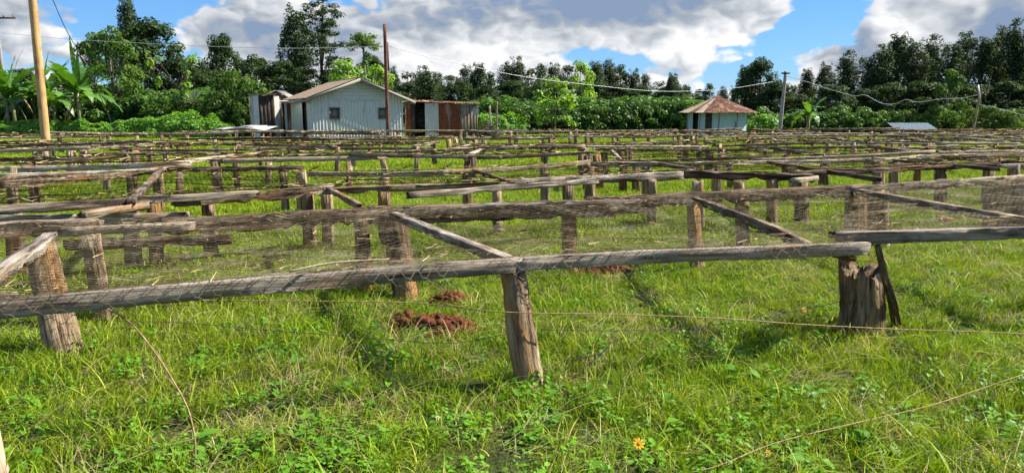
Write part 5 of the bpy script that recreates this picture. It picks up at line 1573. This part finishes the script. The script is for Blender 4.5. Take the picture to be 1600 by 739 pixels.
# ------------------------------------------------------------------ grass
def grass_blades(rng, n, spread, hlo, hhi, w, bend, segs=3, lean=.35):
    """tapering bent blades -> V, F4, v"""
    a = rng.uniform(0, 2 * math.pi, n); r = spread * np.sqrt(rng.random(n))
    bx, by = r * np.cos(a), r * np.sin(a)
    h = rng.uniform(hlo, hhi, n) * rng.choice([1, 1, .7, .5], n)
    da = rng.uniform(0, 2 * math.pi, n)
    ln = np.abs(rng.normal(0, lean, n)); bd = np.abs(rng.normal(bend, bend * .6, n))
    fa = da + rng.normal(0, .9, n) + math.pi / 2
    ww = w * rng.uniform(.6, 1.5, n)
    rows = []
    for k in range(segs + 1):
        u = k / segs
        out = h * (ln * u + bd * u ** 2.2)
        z = h * u * np.clip(1 - .45 * bd * u * u, .2, 1)
        cx, cy = bx + np.cos(da) * out, by + np.sin(da) * out
        wk = ww * (1 - u) ** .75 * (.75 + .5 * min(1, u * 4)) + .0003
        sx, sy = np.cos(fa) * wk / 2, np.sin(fa) * wk / 2
        rows.append(np.stack([np.stack([cx - sx, cy - sy, z - .01], -1), np.stack([cx + sx, cy + sy, z - .01 + wk * .2], -1)], 1))
    V = np.stack(rows, 1)                         # n, segs+1, 2, 3
    base = (np.arange(n) * (segs + 1) * 2)[:, None] + (np.arange(segs) * 2)[None]
    F = np.stack([base, base + 1, base + 3, base + 2], -1).reshape(-1, 4)
    return V.reshape(-1, 3), F, np.repeat(np.clip(rng.normal(.48, .32, n), 0, 1), (segs + 1) * 2)

def weed(rng, n, size, h):
    """low broadleaf weed: little stalked leaves -> V, F, v"""
    Vs, Fs = [], []
    k0 = 0
    for i in range(n):
        a = rng.uniform(0, 6.28); r = rng.uniform(.01, .09); z = h * rng.uniform(.25, 1) 
        c = np.array((math.cos(a) * r, math.sin(a) * r, z)); t = a + rng.normal(0, .6); L = size * rng.uniform(.6, 1.4)
        d = np.array((math.cos(t), math.sin(t), rng.uniform(-.5, .5))); d /= np.linalg.norm(d)
        s = np.array((-math.sin(t), math.cos(t), rng.normal(0, .25))); U = np.cross(d, s)
        w = L * rng.uniform(.28, .42)
        V = [c, c + d * L * .35 + s * w + U * w * .3, c + d * L * .35, c + d * L * .35 - s * w + U * w * .3, c + d * L * .75 + s * w * .7 + U * w * .1 - ZUP * L * .08, c + d * L * .75 - ZUP * L * .1, c + d * L * .75 - s * w * .7 + U * w * .1 - ZUP * L * .08, c + d * L - ZUP * L * .2]
        F = [(0, 2, 1, 1), (0, 3, 2, 2)]
        Vs.append(np.array(V)); Fs += [(k0, k0 + 2, k0 + 1), (k0, k0 + 3, k0 + 2), (k0 + 1, k0 + 2, k0 + 5), (k0 + 1, k0 + 5, k0 + 4), (k0 + 2, k0 + 3, k0 + 6), (k0 + 2, k0 + 6, k0 + 5), (k0 + 4, k0 + 5, k0 + 7), (k0 + 5, k0 + 6, k0 + 7)]
        k0 += 8
    return np.vstack(Vs), np.array(Fs), np.repeat(np.clip(rng.normal(.5, .22, n), 0, 1), 8)

def source(coln, i, V, F, m, v):
    o = bpy.data.objects.new('tuft_%s_%02d' % (coln.name, i), mesh('tuft', V, [F], m, v=v))
    coln.objects.link(o)

def scatter(name, coln, pts, rot, scl, idx):
    me = bpy.data.meshes.new(name)
    me.from_pydata([tuple(p) for p in pts], [], [])
    for nm, ty, key, dat in (('rot', 'FLOAT_VECTOR', 'vector', rot), ('scl', 'FLOAT_VECTOR', 'vector', scl), ('idx', 'INT', 'value', idx)):
        a = me.attributes.new(nm, ty, 'POINT')
        a.data.foreach_set(key, np.asarray(dat, dtype=np.int32 if ty == 'INT' else np.float32).ravel())
    o = link(name, me)
    ng = bpy.data.node_groups.new(name + '_scatter', 'GeometryNodeTree')
    ng.interface.new_socket('Geometry', in_out='INPUT', socket_type='NodeSocketGeometry')
    ng.interface.new_socket('Geometry', in_out='OUTPUT', socket_type='NodeSocketGeometry')
    N = ng.nodes; Lk = ng.links
    gi, go = N.new('NodeGroupInput'), N.new('NodeGroupOutput')
    ci = N.new('GeometryNodeCollectionInfo'); ci.inputs[0].default_value = coln
    ci.inputs['Separate Children'].default_value = True; ci.inputs['Reset Children'].default_value = True
    iop = N.new('GeometryNodeInstanceOnPoints'); iop.inputs['Pick Instance'].default_value = True
    def na(nm, ty):
        q = N.new('GeometryNodeInputNamedAttribute'); q.data_type = ty; q.inputs['Name'].default_value = nm
        return q.outputs['Attribute']
    Lk.new(gi.outputs[0], iop.inputs['Points']); Lk.new(ci.outputs[0], iop.inputs['Instance'])
    Lk.new(na('rot', 'FLOAT_VECTOR'), iop.inputs['Rotation']); Lk.new(na('scl', 'FLOAT_VECTOR'), iop.inputs['Scale']); Lk.new(na('idx', 'INT'), iop.inputs['Instance Index'])
    Lk.new(iop.outputs[0], go.inputs[0])
    md = o.modifiers.new('scatter', 'NODES'); md.node_group = ng
    return o

def field(rng, y0, y1, dens, margin=1.5):
    out = []
    A = 0
    for ya in np.arange(y0, y1, .5):
        hw = (ya + .5) * .73 + margin
        n = rng.poisson(dens * hw * 2 * .5)
        out.append(np.stack([rng.uniform(-hw, hw, n), rng.uniform(ya, min(ya + .5, y1), n)], -1))
    p = np.vstack(out)
    ok = np.ones(len(p), bool)
    for (mx, my, rx, ry) in MOUNDS:
        c = P(mx, my, 0)
        q = ((p[:, 0] - c.x) / (rx * .95)) ** 2 + ((p[:, 1] - c.y) / (ry * .95)) ** 2
        ok &= (q > 1) | (rng.random(len(p)) < .12)
    thin = vnoise(p[:, 0] * .9 + 40, p[:, 1] * .9, 31) + .35 * vnoise(p[:, 0] * 3, p[:, 1] * 3, 33)
    ok &= (thin < 1.06) | (rng.random(len(p)) < .5)                 # trodden, thin places
    p = p[ok]
    return np.column_stack([p, gz(p[:, 0], p[:, 1])])

def make_grass():
    rng = np.random.default_rng(42)
    # near sources
    cn = bpy.data.collections.new('near')
    specs = []
    for i in range(4): specs.append((grass_blades(rng, 46, .085, .04, .12, .0044, .40, 3), M_GRASS))        # 0-3 fine short turf
    for i in range(3): specs.append((grass_blades(rng, 28, .07, .10, .20, .0055, .6, 4), M_GRASS))         # 4-6 longer arching
    for i in range(2): specs.append((grass_blades(rng, 13, .06, .10, .22, .0092, .8, 5, .55), M_GRASS))     # 7-8 broad blades
    for i in range(2): specs.append((grass_blades(rng, 22, .10, .05, .20, .0036, .9, 3, 1.0), M_GRASSDRY))   # 9-10 dry
    for i in range(3): specs.append((weed(rng, 26, .029, .085), M_WEED))                                     # 11-13 weeds
    for i in range(1): specs.append((weed(rng, 12, .055, .09), M_WEED))                                     # 14 larger leaves
    for i, ((V, F, v), m) in enumerate(specs): source(cn, i, V, F, m, v)
    p = field(rng, 2.2, 9.5, 160)
    n = len(p)
    a = vnoise(p[:, 0] * 1.1, p[:, 1] * 1.1, 5); b = vnoise(p[:, 0] * 2.1 + 9, p[:, 1] * 2.1, 6); c = vnoise(p[:, 0] * .7 + 3, p[:, 1] * .7, 8)
    u = rng.random(n)
    idx = rng.integers(0, 4, n)
    idx = np.where(u < .16 + .22 * (a - .4), rng.integers(4, 7, n), idx)
    idx = np.where((u > .16 + .22 * (a - .4)) & (u < .22 + .24 * (a - .4)), rng.integers(7, 9, n), idx)
    u2 = rng.random(n)
    idx = np.where(u2 < .075 + .7 * np.clip(b - .56, 0, 1), rng.integers(9, 11, n), idx)
    near = np.clip((5.4 - p[:, 1]) / 2, 0, 1)
    u3 = rng.random(n)
    idx = np.where(u3 < (.05 + .6 * np.clip(c - .5, 0, 1)) * near + .02, rng.integers(11, 14, n), idx)
    idx = np.where(u3 > 1 - .03 * near, 14, idx)
    hs = (.72 + .75 * vnoise(p[:, 0] * 1.5 + 20, p[:, 1] * 1.5, 12)) * np.interp(p[:, 1], [2.5, 4.5, 6.5, 9.5], [1.0, 1.0, .72, .62])
    ws = rng.uniform(.8, 1.25, n)
    scl = np.stack([ws, ws, hs * rng.uniform(.8, 1.2, n)], -1)
    rot = np.stack([rng.normal(0, .10, n), rng.normal(0, .10, n), rng.uniform(0, 6.28, n)], -1)
    tag(scatter('grass', cn, p, rot, scl, idx), 'thick green grass and weeds in front of and under the beds', 'grass', kind='stuff')
    # middle distance: broader patches of shorter blades
    cm = bpy.data.collections.new('middle')
    for i in range(4):
        V, F, v = grass_blades(rng, 130, .26, .05, .13, .0085, .45, 2); source(cm, i, V, F, M_GRASS, v)
    V, F, v = grass_blades(rng, 60, .22, .04, .14, .007, .8, 2, .7); source(cm, 4, V, F, M_GRASSDRY, v)
    V, F, v = grass_blades(rng, 60, .16, .10, .24, .010, .6, 3); source(cm, 5, V, F, M_GRASS, v)
    p = field(rng, 9.3, 22, 24, 2.5)
    n = len(p); u = rng.random(n)
    idx = np.where(u < .07, 4, np.where(u > .93, 5, rng.integers(0, 4, n)))
    ws = rng.uniform(.8, 1.3, n)
    scl = np.stack([ws, ws, rng.uniform(.7, 1.3, n)], -1)
    rot = np.stack([rng.normal(0, .06, n), rng.normal(0, .06, n), rng.uniform(0, 6.28, n)], -1)
    tag(scatter('grass_middle', cm, p, rot, scl, idx), 'short bright grass between the middle rows of beds', 'grass', kind='stuff')
    cf = bpy.data.collections.new('far')
    for i in range(3):
        V, F, v = grass_blades(rng, 170, .55, .06, .15, .020, .4, 2); source(cf, i, V, F, M_GRASS, v)
    p = field(rng, 21.5, 62, 5.0, 4)
    n = len(p)
    ws = rng.uniform(.8, 1.3, n)
    scl = np.stack([ws, ws, rng.uniform(.7, 1.4, n)], -1)
    rot = np.stack([rng.normal(0, .05, n), rng.normal(0, .05, n), rng.uniform(0, 6.28, n)], -1)
    tag(scatter('grass_far', cf, p, rot, scl, rng.integers(0, 3, n)), 'far strip of grass around the huts and beyond the beds', 'grass', kind='stuff')
make_grass()
